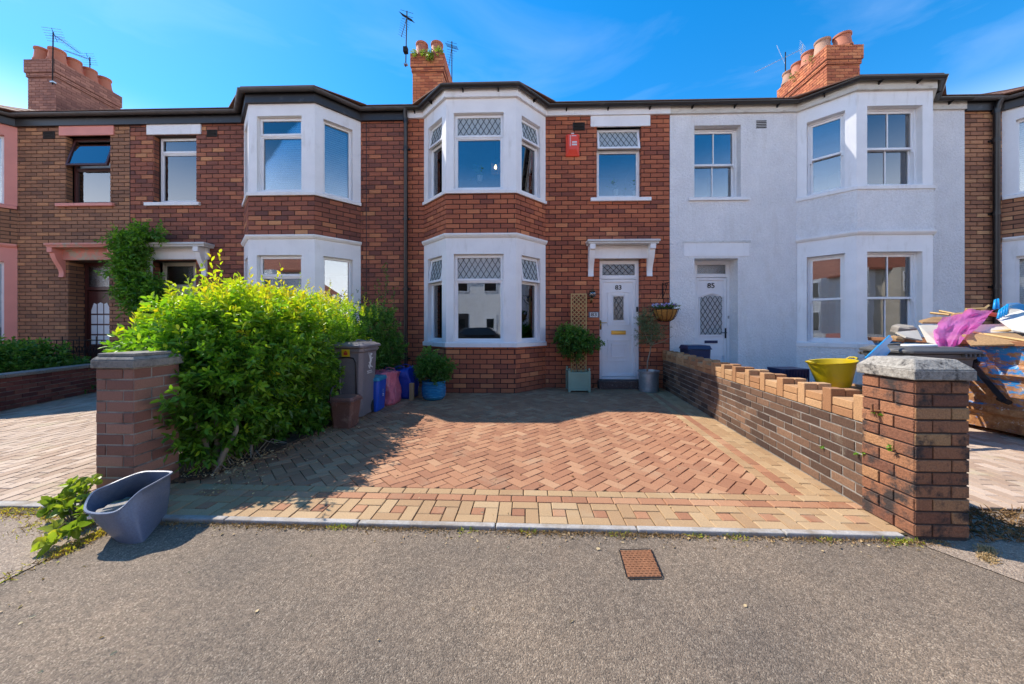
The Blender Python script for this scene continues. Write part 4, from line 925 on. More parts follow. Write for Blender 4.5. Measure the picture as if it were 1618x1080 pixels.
# ================================================================== CHIMNEYS
def chimney(H, x0, x1, y0, y1, z0, zt, mat, pots, mort='chimney_mortar', lead=True, pot_mats=('terracotta',)):
    C = MB(); i_ = .055; C.box(x0+i_+.008, x1-i_-.008, y0+i_+.008, y1-i_-.008, z0, zt-.02); C.box(x0+.008, x1-.008, y0+.008, y1-.008, zt-.40, zt-.006); C.box(x0+i_/2+.008, x1-i_/2-.008, y0+i_/2+.008, y1-i_/2-.008, zt-.52, zt-.405)
    CH = C.build('chimney', mort, H); CH['label'] = 'brick chimney stack with corbelled top'
    B = Bricks(mat, .082, .24, .012, .04, .002)
    for (ins, za, zb) in ((i_, z0, zt-.52), (i_/2, zt-.52, zt-.40), (0, zt-.40, zt-.0)):
        a, b, c, d = x0+ins, x1-ins, y0+ins, y1-ins
        for p, q in (((a, c), (b, c)), ((b, c), (b, d)), ((a, d), (a, c))): B.wall(p, q, za, zb, zbase=zt-4.0)
    B.finish(CH, 0)
    m = MB(); m.prism([(x0+.03, y0+.03), (x1-.03, y0+.03), (x1-.03, y1-.03), (x0+.03, y1-.03)], zt-.005, zt+.05, top=[(x0+.12, y0+.12), (x1-.12, y0+.12), (x1-.12, y1-.12), (x0+.12, y1-.12)]); m.build('flaunching', 'concrete_cap_dull', CH)
    for k, (px, py, r, hh) in enumerate(pots):
        m = MB(); m.lathe((px, py, zt+.01), [(r*1.12, 0), (r*1.1, .06), (r*.98, .1), (r*.86, hh-.07), (r*.98, hh-.05), (r*.98, hh), (r*.8, hh), (r*.74, hh-.1), (r*.8, .1)], 20); m.build('chimney_pot', pot_mats[k % len(pot_mats)], CH, smooth=True, angle=50)
    if lead:
        m = MB(); m.box(x0+i_-.012, x1-i_+.012, y0+i_-.012, y0+i_-.002, z0, z0+.16)
        n = 7; L_ = (y1-y0)-.1
        for i in range(n):
            ya = y0+i_+L_*i/n; zz_ = z0+.6*(ya-y0); m.add([(x1-i_+.004, ya, zz_-.1), (x1-i_+.004, ya+L_/n, zz_-.1), (x1-i_+.004, ya+L_/n, zz_+.16), (x1-i_+.004, ya, zz_+.16)], [(0, 1, 2, 3)])
        m.build('lead_flashing', 'lead', CH)
    return CH
xl0, xl1 = X(37, 10), X(87, 10)
chimney(H79, xl0, xl1, 10.0, 11.75, 7.4, Zf(80, 92, 10), 'chimney_brick_dull', [(xl0+.3, 10.22, .19, .42), (xl1-.24, 10.22, .19, .40), (xl1-.24, 10.62, .18, .40), (xl1-.24, 11.02, .18, .40), (xl1-.24, 11.42, .18, .40)])
xm0, xm1 = X(648, 10), X(702, 10)
chimney(H83, xm0, xm1, 10.0, 11.4, 7.4, Zf(670, 83, 10), 'chimney_brick', [(X(666, 10.2), 10.25, .185, .42), (X(690, 10.2), 10.25, .185, .42)], lead=False)
xr0, xr1 = X(1306, 10), X(1365, 10)
chimney(H85, xr0, xr1, 10.0, 11.9, 7.4, Zf(1320, 70, 10), 'chimney_brick', [(xr0+.62, 10.22, .22, .40), (xr0+.24, 10.42, .20, .42), (xr0+.2, 10.85, .2, .40), (xr0+.2, 11.25, .2, .38), (xr0+.2, 11.62, .2, .38)], pot_mats=('terracotta', 'terracotta_pale', 'terracotta'), lead=False)
# ================================================================== GARDEN WALLS AND PILLARS
def PT(px, v, Y): x, z = PX(px, v, Y); return (x, Y, z)
def quadblock(pts, z0, z1): m = MB(); m.prism(pts, z0, z1); return m
# right boundary wall
RW = thing('garden_wall', 'low dark brick boundary wall with orange castellated brick coping between the two driveways', 'garden wall', (WX(5), 5, 0))
ya, yb = 2.56, 7.43; th = .215
m = MB(); m.prism([(WX(ya)+.003, ya), (WX(ya)+th-.003, ya), (WX(yb)+th-.003, yb), (WX(yb)+.003, yb)], -.05, .605); m.build('wall_core', 'mortar_pale', RW)
B = Bricks('wall_brick_dark', .0757, .235, .011, .05, .004); d0 = (WX(yb), yb); d1 = (WX(ya), ya)
B.wall(d0, d1, 0, .605, zbase=0); B.finish(RW, 255, minpx=30)
B2 = Bricks('wall_brick_dark', .0757, .235, .011, .05, .003); B2.wall((WX(ya)+th, ya), (WX(yb)+th, yb), 0, .605); B2.finish(RW, 0)
wd = Vector((.108, 1)).normalized(); wa_ = math.atan2(wd.y, wd.x); n = 16; pit = (yb-ya-.02)/n/wd.y
for i in range(n+1):
    c = Vector((WX(ya), ya))+wd*(i*pit+.05)
    T0 = frame((c.x, c.y, 0), wa_-PI/2)     # local x across the wall (to +x), y along it
    for k in range(2):
        m = MB(T0 @ Matrix.Rotation(random.uniform(-.03, .03), 4, 'Z')); hh = .80+random.uniform(-.006, .006); m.tone = random.random()
        m.add(*[(lambda v, f: ([(p[0], p[1], p[2]) for p in v], f))(*chamfer_box(1, 1, 1))][0]) if False else m.box(-.004+k*.112, .102+k*.112, -.046, .046, .612, hh)
        o = m.build('coping_brick', 'coping_brick', RW, bevel=.006)
    if i < n:
        for r in range(2):
            cc = c+wd*(pit/2); m = MB(frame((cc.x, cc.y, 0), wa_-PI/2)); m.tone = random.random(); e = random.uniform(0, .004)
            m.box(-e, th-.004, -pit/2+.055, pit/2-.055, .612+r*.068, .612+r*.068+.062); m.build('coping_brick', 'coping_brick', RW, bevel=.005)
def pillar(name, label, corner, ang, w_, d, nc, pitch, brick, mort, cap, stepped, capz):
    P = thing(name, label, 'pillar', (corner[0], corner[1], 0)); T = frame(corner, ang); h = nc*pitch
    def q(x, y): v = T @ Vector((x, y, 0)); return (v.x, v.y)
    m = MB(T); e_ = .003 if stepped else .009; m.box(e_, w_-e_, e_, d-e_, -.05, h+.02); m.build('pillar_core', mort, P)
    B = Bricks(brick, pitch, .218, .011, .05, .005)
    for k, (a, b, L_) in enumerate(((q(0, 0), q(w_, 0), w_), (q(w_, 0), q(w_, d), d), (q(w_, d), q(0, d), w_), (q(0, d), q(0, 0), d))):
        a = Vector(a); b = Vector(b); dr = (b-a).normalized(); an = math.atan2(dr.y, dr.x)
        for r in range(nc):
            # one and a half bricks per course, turned course by course; end bricks reach the corner
            cuts = [0, .218, L_] if (r+k) % 2 else [0, L_-.218, L_]
            for i in range(2):
                l = cuts[i+1]-cuts[i]; c = a+dr*((cuts[i]+cuts[i+1])/2)+Vector((dr.y, -dr.x))*random.uniform(-.001, .004)
                B.add((c.x, c.y, (r+.5)*pitch-.0), an, round(l-.009, 3), round(pitch-.010-random.uniform(0, .003), 3), random.random())
    B.finish(P, 300, minpx=20)
    m = MB(T); o = .02; z = capz
    if stepped:
        m.prism([(-o, -o), (w_+o, -o), (w_+o, d+o), (-o, d+o)], z, z+.06); m.prism([(-o, -o), (w_+o, -o), (w_+o, d+o), (-o, d+o)], z+.061, z+.085, top=[(.0, .0), (w_, 0), (w_, d), (0, d)]); m2 = MB(T); m2.prism([(.005, .005), (w_-.005, .005), (w_-.005, d-.005), (.005, d-.005)], z+.086, z+.11)
        c = m.build('capstone', cap, P, bevel=.006); m2.build('cap_tier', cap, P, bevel=.006)
    else:
        m.prism([(-o, -o), (w_+o, -o), (w_+o, d+o), (-o, d+o)], z, z+.062); m.prism([(-o, -o), (w_+o, -o), (w_+o, d+o), (-o, d+o)], z+.0621, z+.125, top=[(.035, .035), (w_-.035, .035), (w_-.035, d-.035), (.035, d-.035)]); m.build('capstone', cap, P, bevel=.007)
    return P
RP = pillar('gate_pillar', 'square orange brick pillar with weathered chamfered concrete cap at right of the driveway', (2.425, 2.215), ka, .325, .34, 12, .0805, 'pillar_brick', 'mortar_mid', 'concrete_cap', False, .972)
LP = pillar('gate_pillar', 'square brown brick pillar with stepped concrete cap behind the blue grey tub', (-3.205, 2.535), ka, .30, .345, 12, .0822, 'left_pillar_brick', 'mortar_pale', 'concrete_cap_dull', True, .99)
# rusty gate pin and small fern on the right pillar
gp_ = MB(); c = (2.44, 2.44); gp_.box(2.37, 2.435, 2.425, 2.445, .72, .728); gp_.tube([(2.385, 2.435, .725), (2.385, 2.435, .775)], .008, 8); gp_.box(2.425, 2.432, 2.40, 2.47, .712, .735); gp_.build('gate_pin', 'rust_plate', RP)
# left low wall of the far neighbour
LW = thing('garden_wall', 'low red brick garden wall with concrete coping at the left edge', 'garden wall', (-8.0, 5, 0))
p0, p1 = Vector((-7.35, 2.95)), Vector((-8.68, 7.38)); dd = (p1-p0).normalized(); nn = Vector((-dd.y, dd.x))
m = MB(); a, b = p0+nn*.012, p1+nn*.012; m.prism([tuple(p0+nn*.01), tuple(p1+nn*.01), tuple(p1+nn*.2), tuple(p0+nn*.2)], -.05, .505); m.build('wall_core', 'mortar_pale', LW)
B = Bricks('garden_brick', .0722, .235, .011, .05, .003); B.wall(tuple(p0), tuple(p1), 0, .505); B.finish(LW, 280, minpx=22)
m = MB()
for i in range(8):
    a = p0+dd*(i*.58); b = p0+dd*min((i+1)*.58-.008, (p1-p0).length); m = MB(); m.prism([tuple(a-nn*.03), tuple(b-nn*.03), tuple(b+nn*.24), tuple(a+nn*.24)], .507, .56); m.build('coping_slab', 'concrete_cap_dull', LW, bevel=.008)
# iron railing by the far left door
R = thing('iron_railing', 'black wrought iron railing with curls before the pink trimmed doorway', 'railing', (X(110, 7.1), 7.1, 0))
xa_, xb_ = X(45, 7.05), X(170, 7.05); m = MB(); m.tube([(xa_, 7.05, 1.02), (xb_, 7.05, 1.02)], .012, 6); m.tube([(xa_, 7.05, .62), (xb_, 7.05, .62)], .010, 6); m.build('rail', 'dark_metal', R)
n = 14
for i in range(n+1):
    x = xa_+(xb_-xa_)*i/n; m = MB(); m.tube([(x, 7.05, .05), (x, 7.05, 1.02+(.08 if i % 3 == 0 else 0))], .008, 6); m.build('baluster', 'dark_metal', R)
for i in range(6, n):
    x = xa_+(xb_-xa_)*(i+.5)/n
    for sg in (-1, 1):
        m = MB(); m.tube([(x+sg*.03+sg*.035*math.cos(t)*(1-t/9), 7.05, .8+.12*math.sin(t)*(1-t/9)) for t in [k*.6 for k in range(12)]], .006, 5); m.build('scroll', 'dark_metal', R)

# ================================================================== PLANTS
def plant_obj(name, label, cat, loc, group=None): return thing(name, label, cat, loc, group)
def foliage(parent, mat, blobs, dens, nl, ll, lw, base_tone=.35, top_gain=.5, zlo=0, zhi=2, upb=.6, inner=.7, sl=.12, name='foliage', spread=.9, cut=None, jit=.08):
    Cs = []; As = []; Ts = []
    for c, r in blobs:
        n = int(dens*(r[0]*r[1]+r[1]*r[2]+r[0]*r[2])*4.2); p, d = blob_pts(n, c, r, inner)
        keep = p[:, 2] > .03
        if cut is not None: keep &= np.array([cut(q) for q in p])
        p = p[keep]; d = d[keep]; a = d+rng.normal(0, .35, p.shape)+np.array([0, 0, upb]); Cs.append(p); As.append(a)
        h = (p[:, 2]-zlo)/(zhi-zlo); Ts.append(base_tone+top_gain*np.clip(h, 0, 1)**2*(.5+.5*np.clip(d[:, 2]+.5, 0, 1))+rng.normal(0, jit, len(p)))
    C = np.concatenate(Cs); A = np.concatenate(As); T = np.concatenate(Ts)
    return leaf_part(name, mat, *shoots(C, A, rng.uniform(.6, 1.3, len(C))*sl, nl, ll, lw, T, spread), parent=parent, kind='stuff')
# main hedge: two shrubs in view, split where the leaf kind changes
blA = [((-2.98, 3.45, .86), (.54, .56, .76)), ((-2.92, 3.15, .60), (.36, .38, .54)), ((-3.42, 3.5, 1.02), (.46, .42, .30)), ((-3.0, 4.0, .90), (.56, .6, .76))]
cutA = lambda q: not (q[0] < -1.235*q[1] and q[2] < 1.16+.06*math.sin(q[1]*30)) and not (-3.26 < q[0] < -2.86 and q[1] < 2.93) and q[1] > 2.6 and not (q[0] < -2.9 and q[1] < 2.9 and q[2] < 1.0)
HA = thing('hedge_shrub', 'large bright green hedge shrub with yellow tipped shoots right behind the left brick pillar', 'hedge', (-3.2, 3.4, 0))
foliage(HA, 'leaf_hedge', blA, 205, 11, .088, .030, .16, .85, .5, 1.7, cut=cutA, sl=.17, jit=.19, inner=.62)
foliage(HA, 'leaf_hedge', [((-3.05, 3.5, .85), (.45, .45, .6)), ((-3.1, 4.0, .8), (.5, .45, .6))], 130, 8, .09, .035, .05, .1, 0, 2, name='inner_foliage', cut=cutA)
# tall new shoots standing out of the top
def spires(parent, mat, pts, hts, nl, ll, lw, tone, lean=.35, name='new_shoots'):
    C = np.array(pts); A = np.array([(rng.normal(0, lean), rng.normal(0, lean), 1) for _ in pts]); return leaf_part(name, mat, *shoots(C, A, np.array(hts), nl, ll, lw, np.full(len(C), tone)+rng.normal(0, .08, len(C)), .55, .3), parent=parent, kind='stuff')
pts = []; hts = []
for _ in range(120):
    x = rng.uniform(-3.65, -2.45); y = rng.uniform(3.0, 4.4); e = 1-((x+2.98)/(.75 if x > -2.98 else 1.15))**2*.6-((y-3.65)/1.0)**2*.4
    if e <= .2: continue
    pts.append((x, y, .76+.80*e**.7-(.14 if x < -3.2 else 0))); hts.append(rng.uniform(.12, .30)*(.5 if x < -3.2 else 1)*(1.9 if rng.random() < .2 else 1))
spires(HA, 'leaf_hedge', pts, hts, 13, .075, .025, .80)
def stems(parent, base, tips, r, mat='twig', name='stem'):
    for t in tips:
        b = Vector(base)+Vector((random.uniform(-.08, .08), random.uniform(-.08, .08), 0)); e = Vector(t); mid = b.lerp(e, .5)+Vector((random.uniform(-.08, .08), random.uniform(-.08, .08), .05))
        m = MB(); m.tube([b, b.lerp(mid, .5)+Vector((0, 0, .03)), mid, mid.lerp(e, .5), e], [r, r*.85, r*.65, r*.45, r*.2], 7); m.build(name, mat, parent, smooth=True)
stems(HA, (-2.75, 3.05, 0), [(-2.9, 3.2, .9), (-2.6, 3.1, .6), (-2.95, 3.0, .8)], .03, 'pale_twig'); stems(HA, (-3.1, 3.6, 0), [(-3.4, 3.5, 1.2), (-2.9, 3.7, 1.2), (-3.2, 4.0, 1.3), (-3.7, 3.3, 1.1)], .035)
# bare tangle of brown roots at the foot
for i in range(22):
    b = Vector((random.uniform(-2.95, -2.55), random.uniform(2.95, 3.5), .04)); e = b+Vector((random.uniform(-.15, .3), random.uniform(-.25, .1), random.uniform(-.01, .12))); m = MB(); m.tube([b, b.lerp(e, .4)+Vector((0, 0, random.uniform(.04, .14))), e], [.006, .005, .002], 5); m.build('dead_twig', 'pale_twig', HA)
HB = thing('hedge_shrub', 'small leaved green hedge shrub with yellow green crown beside the grey wheelie bin', 'hedge', (-3.0, 4.9, 0))
blB = [((-3.0, 4.75, .86), (.66, .75, .80)), ((-3.05, 5.5, .80), (.62, .6, .72)), ((-2.75, 4.35, .55), (.42, .5, .48))]
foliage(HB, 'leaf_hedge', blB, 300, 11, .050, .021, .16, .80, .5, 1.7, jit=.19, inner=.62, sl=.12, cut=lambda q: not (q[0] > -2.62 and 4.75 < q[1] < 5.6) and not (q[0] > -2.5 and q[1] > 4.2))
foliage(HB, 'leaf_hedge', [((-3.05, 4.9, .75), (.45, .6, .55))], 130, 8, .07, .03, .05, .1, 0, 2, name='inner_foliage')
pts = []; hts = []
for _ in range(150):
    x = rng.uniform(-3.6, -2.4); y = rng.uniform(4.1, 6.0); e = 1-((x+3.0)/.72)**2*.6-((y-4.95)/1.15)**2*.35
    if e > .2: pts.append((x, y, .95+.66*math.sqrt(e))); hts.append(rng.uniform(.08, .24)*(1.9 if rng.random() < .2 else 1))
spires(HB, 'leaf_hedge', pts, hts, 12, .05, .019, .76)
stems(HB, (-2.9, 4.8, 0), [(-3.1, 4.7, 1.2), (-2.8, 5.0, 1.2), (-3.0, 5.4, 1.1), (-2.7, 4.4, .9)], .03)
HC = thing('climbing_shrub', 'dark green shrub sending thin shoots up the brick wall left of the downpipe', 'shrub', (-2.8, 6.7, 0))
foliage(HC, 'leaf_dark', [((-2.78, 6.55, .82), (.46, .42, .84)), ((-2.95, 6.2, .6), (.5, .5, .6))], 280, 10, .06, .026, .35, .45, 0, 1.8, sl=.13)
for (px, v0, v1, k) in ((610, 490, 415, 26), (622, 500, 452, 14), (597, 495, 440, 14), (573, 505, 455, 16)):
    p = np.array([PT(px+rng.normal(0, 3), v0+(v1-v0)*t/k, 7.1+rng.normal(0, .05)) for t in range(k)]); m = MB(); m.tube([PT(px-4, v0, 7.05), PT(px+1, (v0+v1)/2, 7.15), PT(px+3, v1, 7.2)], [.008, .006, .003], 5); m.build('tendril', 'twig', HC)
    A = rng.normal(0, .5, p.shape)+np.array([0, -.3, .7]); leaf_part('tendril_leaves', 'leaf_dark', *shoots(p, A, np.full(k, .07), 5, .045, .02, np.full(k, .5)), parent=HC, kind='stuff')
# wisteria by the neighbour's doorway
WS = thing('wisteria', 'green wisteria climbing between the pink canopy and the white canopy', 'climbing plant', PT(215, 640, 7.3)[:2]+(0,))
bl = []
for (px, v, ru, rv) in ((228, 369, 36, 9), (196, 379, 26, 10), (212, 397, 22, 18), (200, 425, 26, 14), (212, 452, 30, 28), (242, 458, 20, 24), (218, 480, 22, 14), (205, 410, 16, 12)):
    p = PT(px, v, 7.12); s = 550/7.2; bl.append((p, (ru/s, .10, rv/s)))
foliage(WS, 'leaf_vine', bl, 200, 8, .10, .036, .32, .3, 1, 3.6, upb=-.15, inner=.1, sl=.20, spread=.8, jit=.2)
m = MB(); m.tube([PT(216, 560, 7.3), PT(214, 530, 7.3), PT(218, 505, 7.28), PT(222, 478, 7.25), PT(215, 440, 7.25)], [.022, .02, .018, .015, .01], 7); m.build('stem', 'pale_twig', WS, smooth=True)
m = MB(); m.tube([PT(220, 560, 7.3), PT(210, 520, 7.3), PT(212, 500, 7.28), PT(209, 470, 7.25)], [.015, .014, .012, .01], 7); m.build('stem', 'pale_twig', WS, smooth=True)
# neighbour's garden shrub, far left
q = thing('garden_shrub', 'low dark sprawling shrub behind the left red brick garden wall', 'shrub', (-9.2, 6.3, 0))
foliage(q, 'leaf_dark', [((-9.5, 6.5, .40), (.55, .5, .46)), ((-9.9, 6.2, .45), (.6, .7, .5)), ((-8.95, 6.7, .2), (.4, .3, .3))], 150, 9, .09, .04, .3, .5, 0, 1, sl=.2)
# olive in galvanised tub
ox, oy = 2.575, 7.13
TB = thing('metal_planter', 'round galvanised metal planter holding the olive tree beside the front door', 'planter', (ox, oy, 0))
m = MB(); m.lathe((ox, oy, 0), [(0, 0), (.185, 0), (.188, .03), (.192, .30), (.198, .385), (.212, .39), (.214, .415), (.198, .42), (.19, .36), (0, .36)], 32); m.build('body', 'galvanised', TB, smooth=True, angle=40)
m = MB(); m.lathe((ox, oy, 0), [(.193, .05), (.197, .06), (.193, .07)], 32); m.lathe((ox, oy, 0), [(.198, .31), (.202, .32), (.198, .33)], 32); m.build('hoop', 'galvanised', TB, smooth=True)
m = MB(); m.lathe((ox, oy, .362), [(0, .012), (.1, .012), (.188, .0)], 20); m.build('compost', 'soil', TB)
OL = thing('olive_tree', 'small grey green olive tree with a thin bent trunk in the metal planter', 'tree', (ox, oy, .36))
m = MB(); m.tube([(ox-.03, oy, .36), (ox-.02, oy, .6), (ox+.03, oy, .8), (ox+.06, oy, .98)], [.016, .014, .012, .010], 8); m.build('trunk', 'pale_twig', OL, smooth=True)
for t in ((ox-.15, oy, 1.35), (ox+.25, oy-.05, 1.2), (ox+.05, oy, 1.5), (ox+.12, oy+.1, 1.4), (ox-.1, oy-.1, 1.15), (ox+.45, oy-.1, 1.12)):
    b = Vector((ox+.05, oy, .93)); e = Vector(t); m = MB(); m.tube([b, b.lerp(e, .5)+Vector((0, 0, -.03)), e], [.008, .006, .003], 6); m.build('branch', 'pale_twig', OL)
foliage(OL, 'leaf_olive', [((ox+.03, oy, 1.14), (.25, .2, .22)), ((ox-.04, oy, 1.40), (.14, .13, .20))], 330, 9, .05, .011, .35, .4, .8, 1.6, inner=.2, sl=.16, spread=.6)
# blue glazed pot and its bush
px_, py_ = -1.58, 6.24
PB = thing('glazed_pot', 'round ribbed blue glazed pot under the bay window corner', 'plant pot', (px_, py_, 0))
prf = [(0, 0), (.165, 0), (.19, .03)]
for i in range(9): prf += [(.20+.012*math.sin(i/8*PI)-.004, .05+i*.028), (.208+.012*math.sin(i/8*PI), .062+i*.028)]
prf += [(.205, .31), (.212, .33), (.195, .335), (.185, .29), (0, .29)]
m = MB(); m.lathe((px_, py_, 0), prf, 32); m.build('body', 'glazed_blue', PB, smooth=True, angle=60)
m = MB(); m.lathe((px_, py_, .29), [(0, .01), (.184, 0)], 20); m.build('compost', 'soil', PB)
q = thing('potted_bush', 'leafy green bush growing from the blue glazed pot', 'bush', (px_, py_, .29))
foliage(q, 'leaf_dark', [((px_-.02, py_, .50), (.27, .24, .20)), ((px_-.10, py_, .66), (.15, .14, .17)), ((px_+.16, py_, .56), (.14, .14, .14))], 360, 9, .05, .023, .4, .35, .3, .9, sl=.12)
stems(q, (px_, py_, .29), [(px_-.1, py_, .6), (px_+.12, py_, .6), (px_, py_+.05, .7)], .01)
# sage planter, trellis, climber
gx0_, gx1_, gy0, gy1 = .93, 1.37, 6.93, 7.36
PL = thing('wooden_planter', 'square sage green wooden planter box left of the front door', 'planter', ((gx0_+gx1_)/2, 7.14, 0))
for (a, b) in ((gx0_, gy0), (gx1_-.045, gy0), (gx0_, gy1-.045), (gx1_-.045, gy1-.045)):
    m = MB(); m.box(a, a+.045, b, b+.045, 0, .42); po = m.build('post', 'sage_paint', PL, bevel=.004); m = MB(); m.lathe((a+.0225, b+.0225, .42), [(.012, 0), (.01, .012), (.02, .025), (.022, .04), (.012, .055), (0, .058)], 12); m.build('finial', 'sage_paint', po, smooth=True)
for k, T in enumerate((frame((gx0_+.045, gy0+.012), 0), frame((gx1_-.012, gy0+.045), PI/2), frame((gx0_+.012, gy1-.045), -PI/2), frame((gx1_-.045, gy1-.012), PI))):
    m = MB(T); m.box(0, .35, 0, .012, .03, .40); m.box(0, .35, -.008, -.0005, .345, .395); m.box(0, .35, -.008, -.0005, .03, .075)
    m.build('side_panel', 'sage_paint', PL, bevel=.003)
m = MB(); m.box(gx0_+.03, gx1_-.03, gy0+.03, gy1-.03, .33, .36); m.build('compost', 'soil', PL)
tx0, tx1, tz0, tz1, ty = X(902, 7.33), X(927, 7.33), .36, Zf(914, 463.5, 7.33), 7.33
TR_ = thing('trellis', 'tall narrow diamond trellis of pale wood standing in the green planter', 'trellis', ((tx0+tx1)/2, ty, tz0))
for (a, b, c, d) in ((tx0, tx0+.022, tz0, tz1), (tx1-.022, tx1, tz0, tz1), (tx0+.022, tx1-.022, tz1-.022, tz1)): m = MB(); m.box(a, b, ty-.012, ty+.012, c, d); m.build('rail', 'trellis_wood', TR_)
W_ = tx1-tx0; st = .088
for sg in (1, -1):
    c = tz0-(W_ if sg > 0 else 0)
    while c < tz1+(W_ if sg < 0 else 0):
        za, zb_ = c, c+sg*W_; xa, xb = tx0, tx1
        pts = []
        for t in [k/24 for k in range(25)]:
            z = za+(zb_-za)*t
            if tz0 < z < tz1: pts.append((xa+(xb-xa)*t, z))
        if len(pts) > 2:
            (x1_, z1_), (x2_, z2_) = pts[0], pts[-1]; y = ty-.006*sg; h = .011
            m = MB(); m.add([(x1_, y-.005, z1_-h), (x2_, y-.005, z2_-h), (x2_, y-.005, z2_+h), (x1_, y-.005, z1_+h), (x1_, y+.005, z1_-h), (x2_, y+.005, z2_-h), (x2_, y+.005, z2_+h), (x1_, y+.005, z1_+h)], [(0, 1, 2, 3), (7, 6, 5, 4), (3, 2, 6, 7), (0, 4, 5, 1)]); m.build('lath', 'trellis_wood', TR_)
        c += st
q = thing('climbing_plant', 'bushy dark green climber wrapped round the pale trellis', 'climbing plant', (1.17, 7.2, .36))
cc = PT(914, 536, 7.15)
foliage(q, 'leaf_dark', [((cc[0]-.05, 7.15, cc[2]+.04), (.24, .13, .13)), ((cc[0]-.26, 7.2, cc[2]-.0), (.13, .10, .24)), ((cc[0]+.18, 7.2, cc[2]-.10), (.24, .10, .10)), ((cc[0]-.1, 7.15, cc[2]-.24), (.10, .08, .12))], 420, 9, .06, .028, .35, .4, .6, 1.3, sl=.13, upb=0)
m = MB(); m.tube([(1.15, 7.2, .36), (1.12, 7.22, .6), (1.2, 7.2, .9)], [.012, .01, .008], 6); m.build('stem', 'twig', q)
# small low plant by the hedge foot
q = thing('ground_plant', 'broad leaved weeds at the hedge foot in front of the brown caddy', 'weeds', (-2.75, 4.0, 0))
foliage(q, 'leaf_vine', [((-2.72, 4.05, .18), (.25, .3, .2)), ((-2.75, 4.4, .2), (.2, .2, .22))], 140, 6, .09, .06, .3, .3, 0, .5, sl=.08)

# ================================================================== BINS AND BAGS
def wheelie(name, label, x, y, ang, w0, d0, w1, d1, h, mat, front=True, cat='wheelie bin'):
    B = thing(name, label, cat, (x, y, 0)); T = frame((x, y, 0), ang)
    def ring(w_, d, z, c): return [(-w_/2+c, -d/2, z), (w_/2-c, -d/2, z), (w_/2, -d/2+c, z), (w_/2, d/2-c, z), (w_/2-c, d/2, z), (-w_/2+c, d/2, z), (-w_/2, d/2-c, z), (-w_/2, -d/2+c, z)]
    m = MB(T); rs = [ring(w0, d0, .015, .04), ring(w0+.01, d0+.01, .04, .04)]
    hb = h-.075
    rs += [ring(w0+(w1-w0)*t, d0+(d1-d0)*t, .04+(hb-.04)*t, .045) for t in (.33, .66, .93)]+[ring(w1+.03, d1+.03, hb-.05, .045), ring(w1+.035, d1+.035, hb, .045)]
    vs = [p for r in rs for p in r]; fs = [(i*8+k, i*8+(k+1) % 8, (i+1)*8+(k+1) % 8, (i+1)*8+k) for i in range(len(rs)-1) for k in range(8)]+[tuple(range(7, -1, -1)), tuple(range(len(vs)-8, len(vs)))]
    m.add(vs, fs); m.build('body', mat, B, bevel=.008, angle=35, smooth=True)
    m = MB(T); lw, ld = w1+.09, d1+.09; L_ = [ring(lw, ld, hb+.005, .05), ring(lw+.004, ld+.004, hb+.035, .05), ring(lw-.03, ld-.03, hb+.05, .05), ring(lw-.09, ld-.09, hb+.058, .05), ring(lw-.14, ld-.14, h, .05)]
    vs = [p for r in L_ for p in r]; fs = [(i*8+k, i*8+(k+1) % 8, (i+1)*8+(k+1) % 8, (i+1)*8+k) for i in range(4) for k in range(8)]+[tuple(range(7, -1, -1)), tuple(range(len(vs)-8, len(vs)))]
    m.add(vs, fs); lid = m.build('lid', mat, B, bevel=.006, angle=35, smooth=True)
    m = MB(T)
    for s in (-1, 1): m.tube([(s*.12, ld/2-.10, h-.02), (s*.11, ld/2-.02, h+.02), (s*.05, ld/2+.03, h+.005), (0, ld/2+.035, h)], .014, 7)
    m.build('lid_handle', mat, lid, smooth=True)
    m = MB(T); m.tube([(-w1/2+.02, d1/2+.07, hb-.03), (w1/2-.02, d1/2+.07, hb-.03)], .015, 8)
    for s in (-1, 1): m.box(s*(w1/2-.05)-.012, s*(w1/2-.05)+.012, d1/2, d1/2+.075, hb-.05, hb-.01)
    m.build('handle', mat, B)
    for s in (-1, 1):
        m = MB(T @ Matrix.Translation((s*(w0/2-.01), d0/2-.04, .1)) @ Matrix.Rotation(PI/2, 4, 'Y')); m.lathe((0, 0, -.025), [(0, 0), (.1, 0), (.1, .05), (0, .05)], 20); wl = m.build('wheel', 'tyre', B, bevel=.006)
    return B, T
WB, T = wheelie('wheelie_bin', 'grey wheelie bin with yellow sticker and white dragon emblem standing against the hedge', -2.455, 5.08, 0, .38, .44, .45, .54, 1.075, 'bin_grey')
# raised inverted U rib and stickers on the front
def frontp(x, z): t = (z-.04)/.93; return (x, -(.44+(.54-.44)*t)/2-.004, z)
m = MB(T); m.tube([frontp(-.15, .12), frontp(-.155, .6), frontp(-.155, .80), frontp(-.12, .86), frontp(0, .875), frontp(.10, .86), frontp(.135, .80), frontp(.13, .6), frontp(.125, .12)], .009, 6); m.build('rib', 'black_paint', WB, smooth=True)
m = MB(T); m.tube([frontp(-.10, .15), frontp(-.10, .80)], .013, 6); m.build('rib', 'bin_grey', WB, smooth=True)
m = MB(T); m.add([(p[0], p[1]-.024, p[2]) for p in (frontp(-.05, .885), frontp(.065, .885), frontp(.065, .985), frontp(-.05, .985))], [(0, 1, 2, 3)]); stk = m.build('sticker', 'yellow_sticker', WB)
m = MB(T); yy = frontp(0, .93)[1]-.030
m.add([(-.02, yy, .905), (.035, yy, .905), (.035, yy, .945), (-.02, yy, .945)], [(0, 1, 2, 3)]); m.add([(-.005, yy, .948), (.03, yy, .95), (.012, yy, .968), (-.01, yy, .96)], [(0, 1, 2, 3)]); m.build('sticker_print', 'red_print', stk)
def sidep(yy, z): t = (z-.04)/.93; return ((.38+(.45-.38)*t)/2+.004, yy, z)
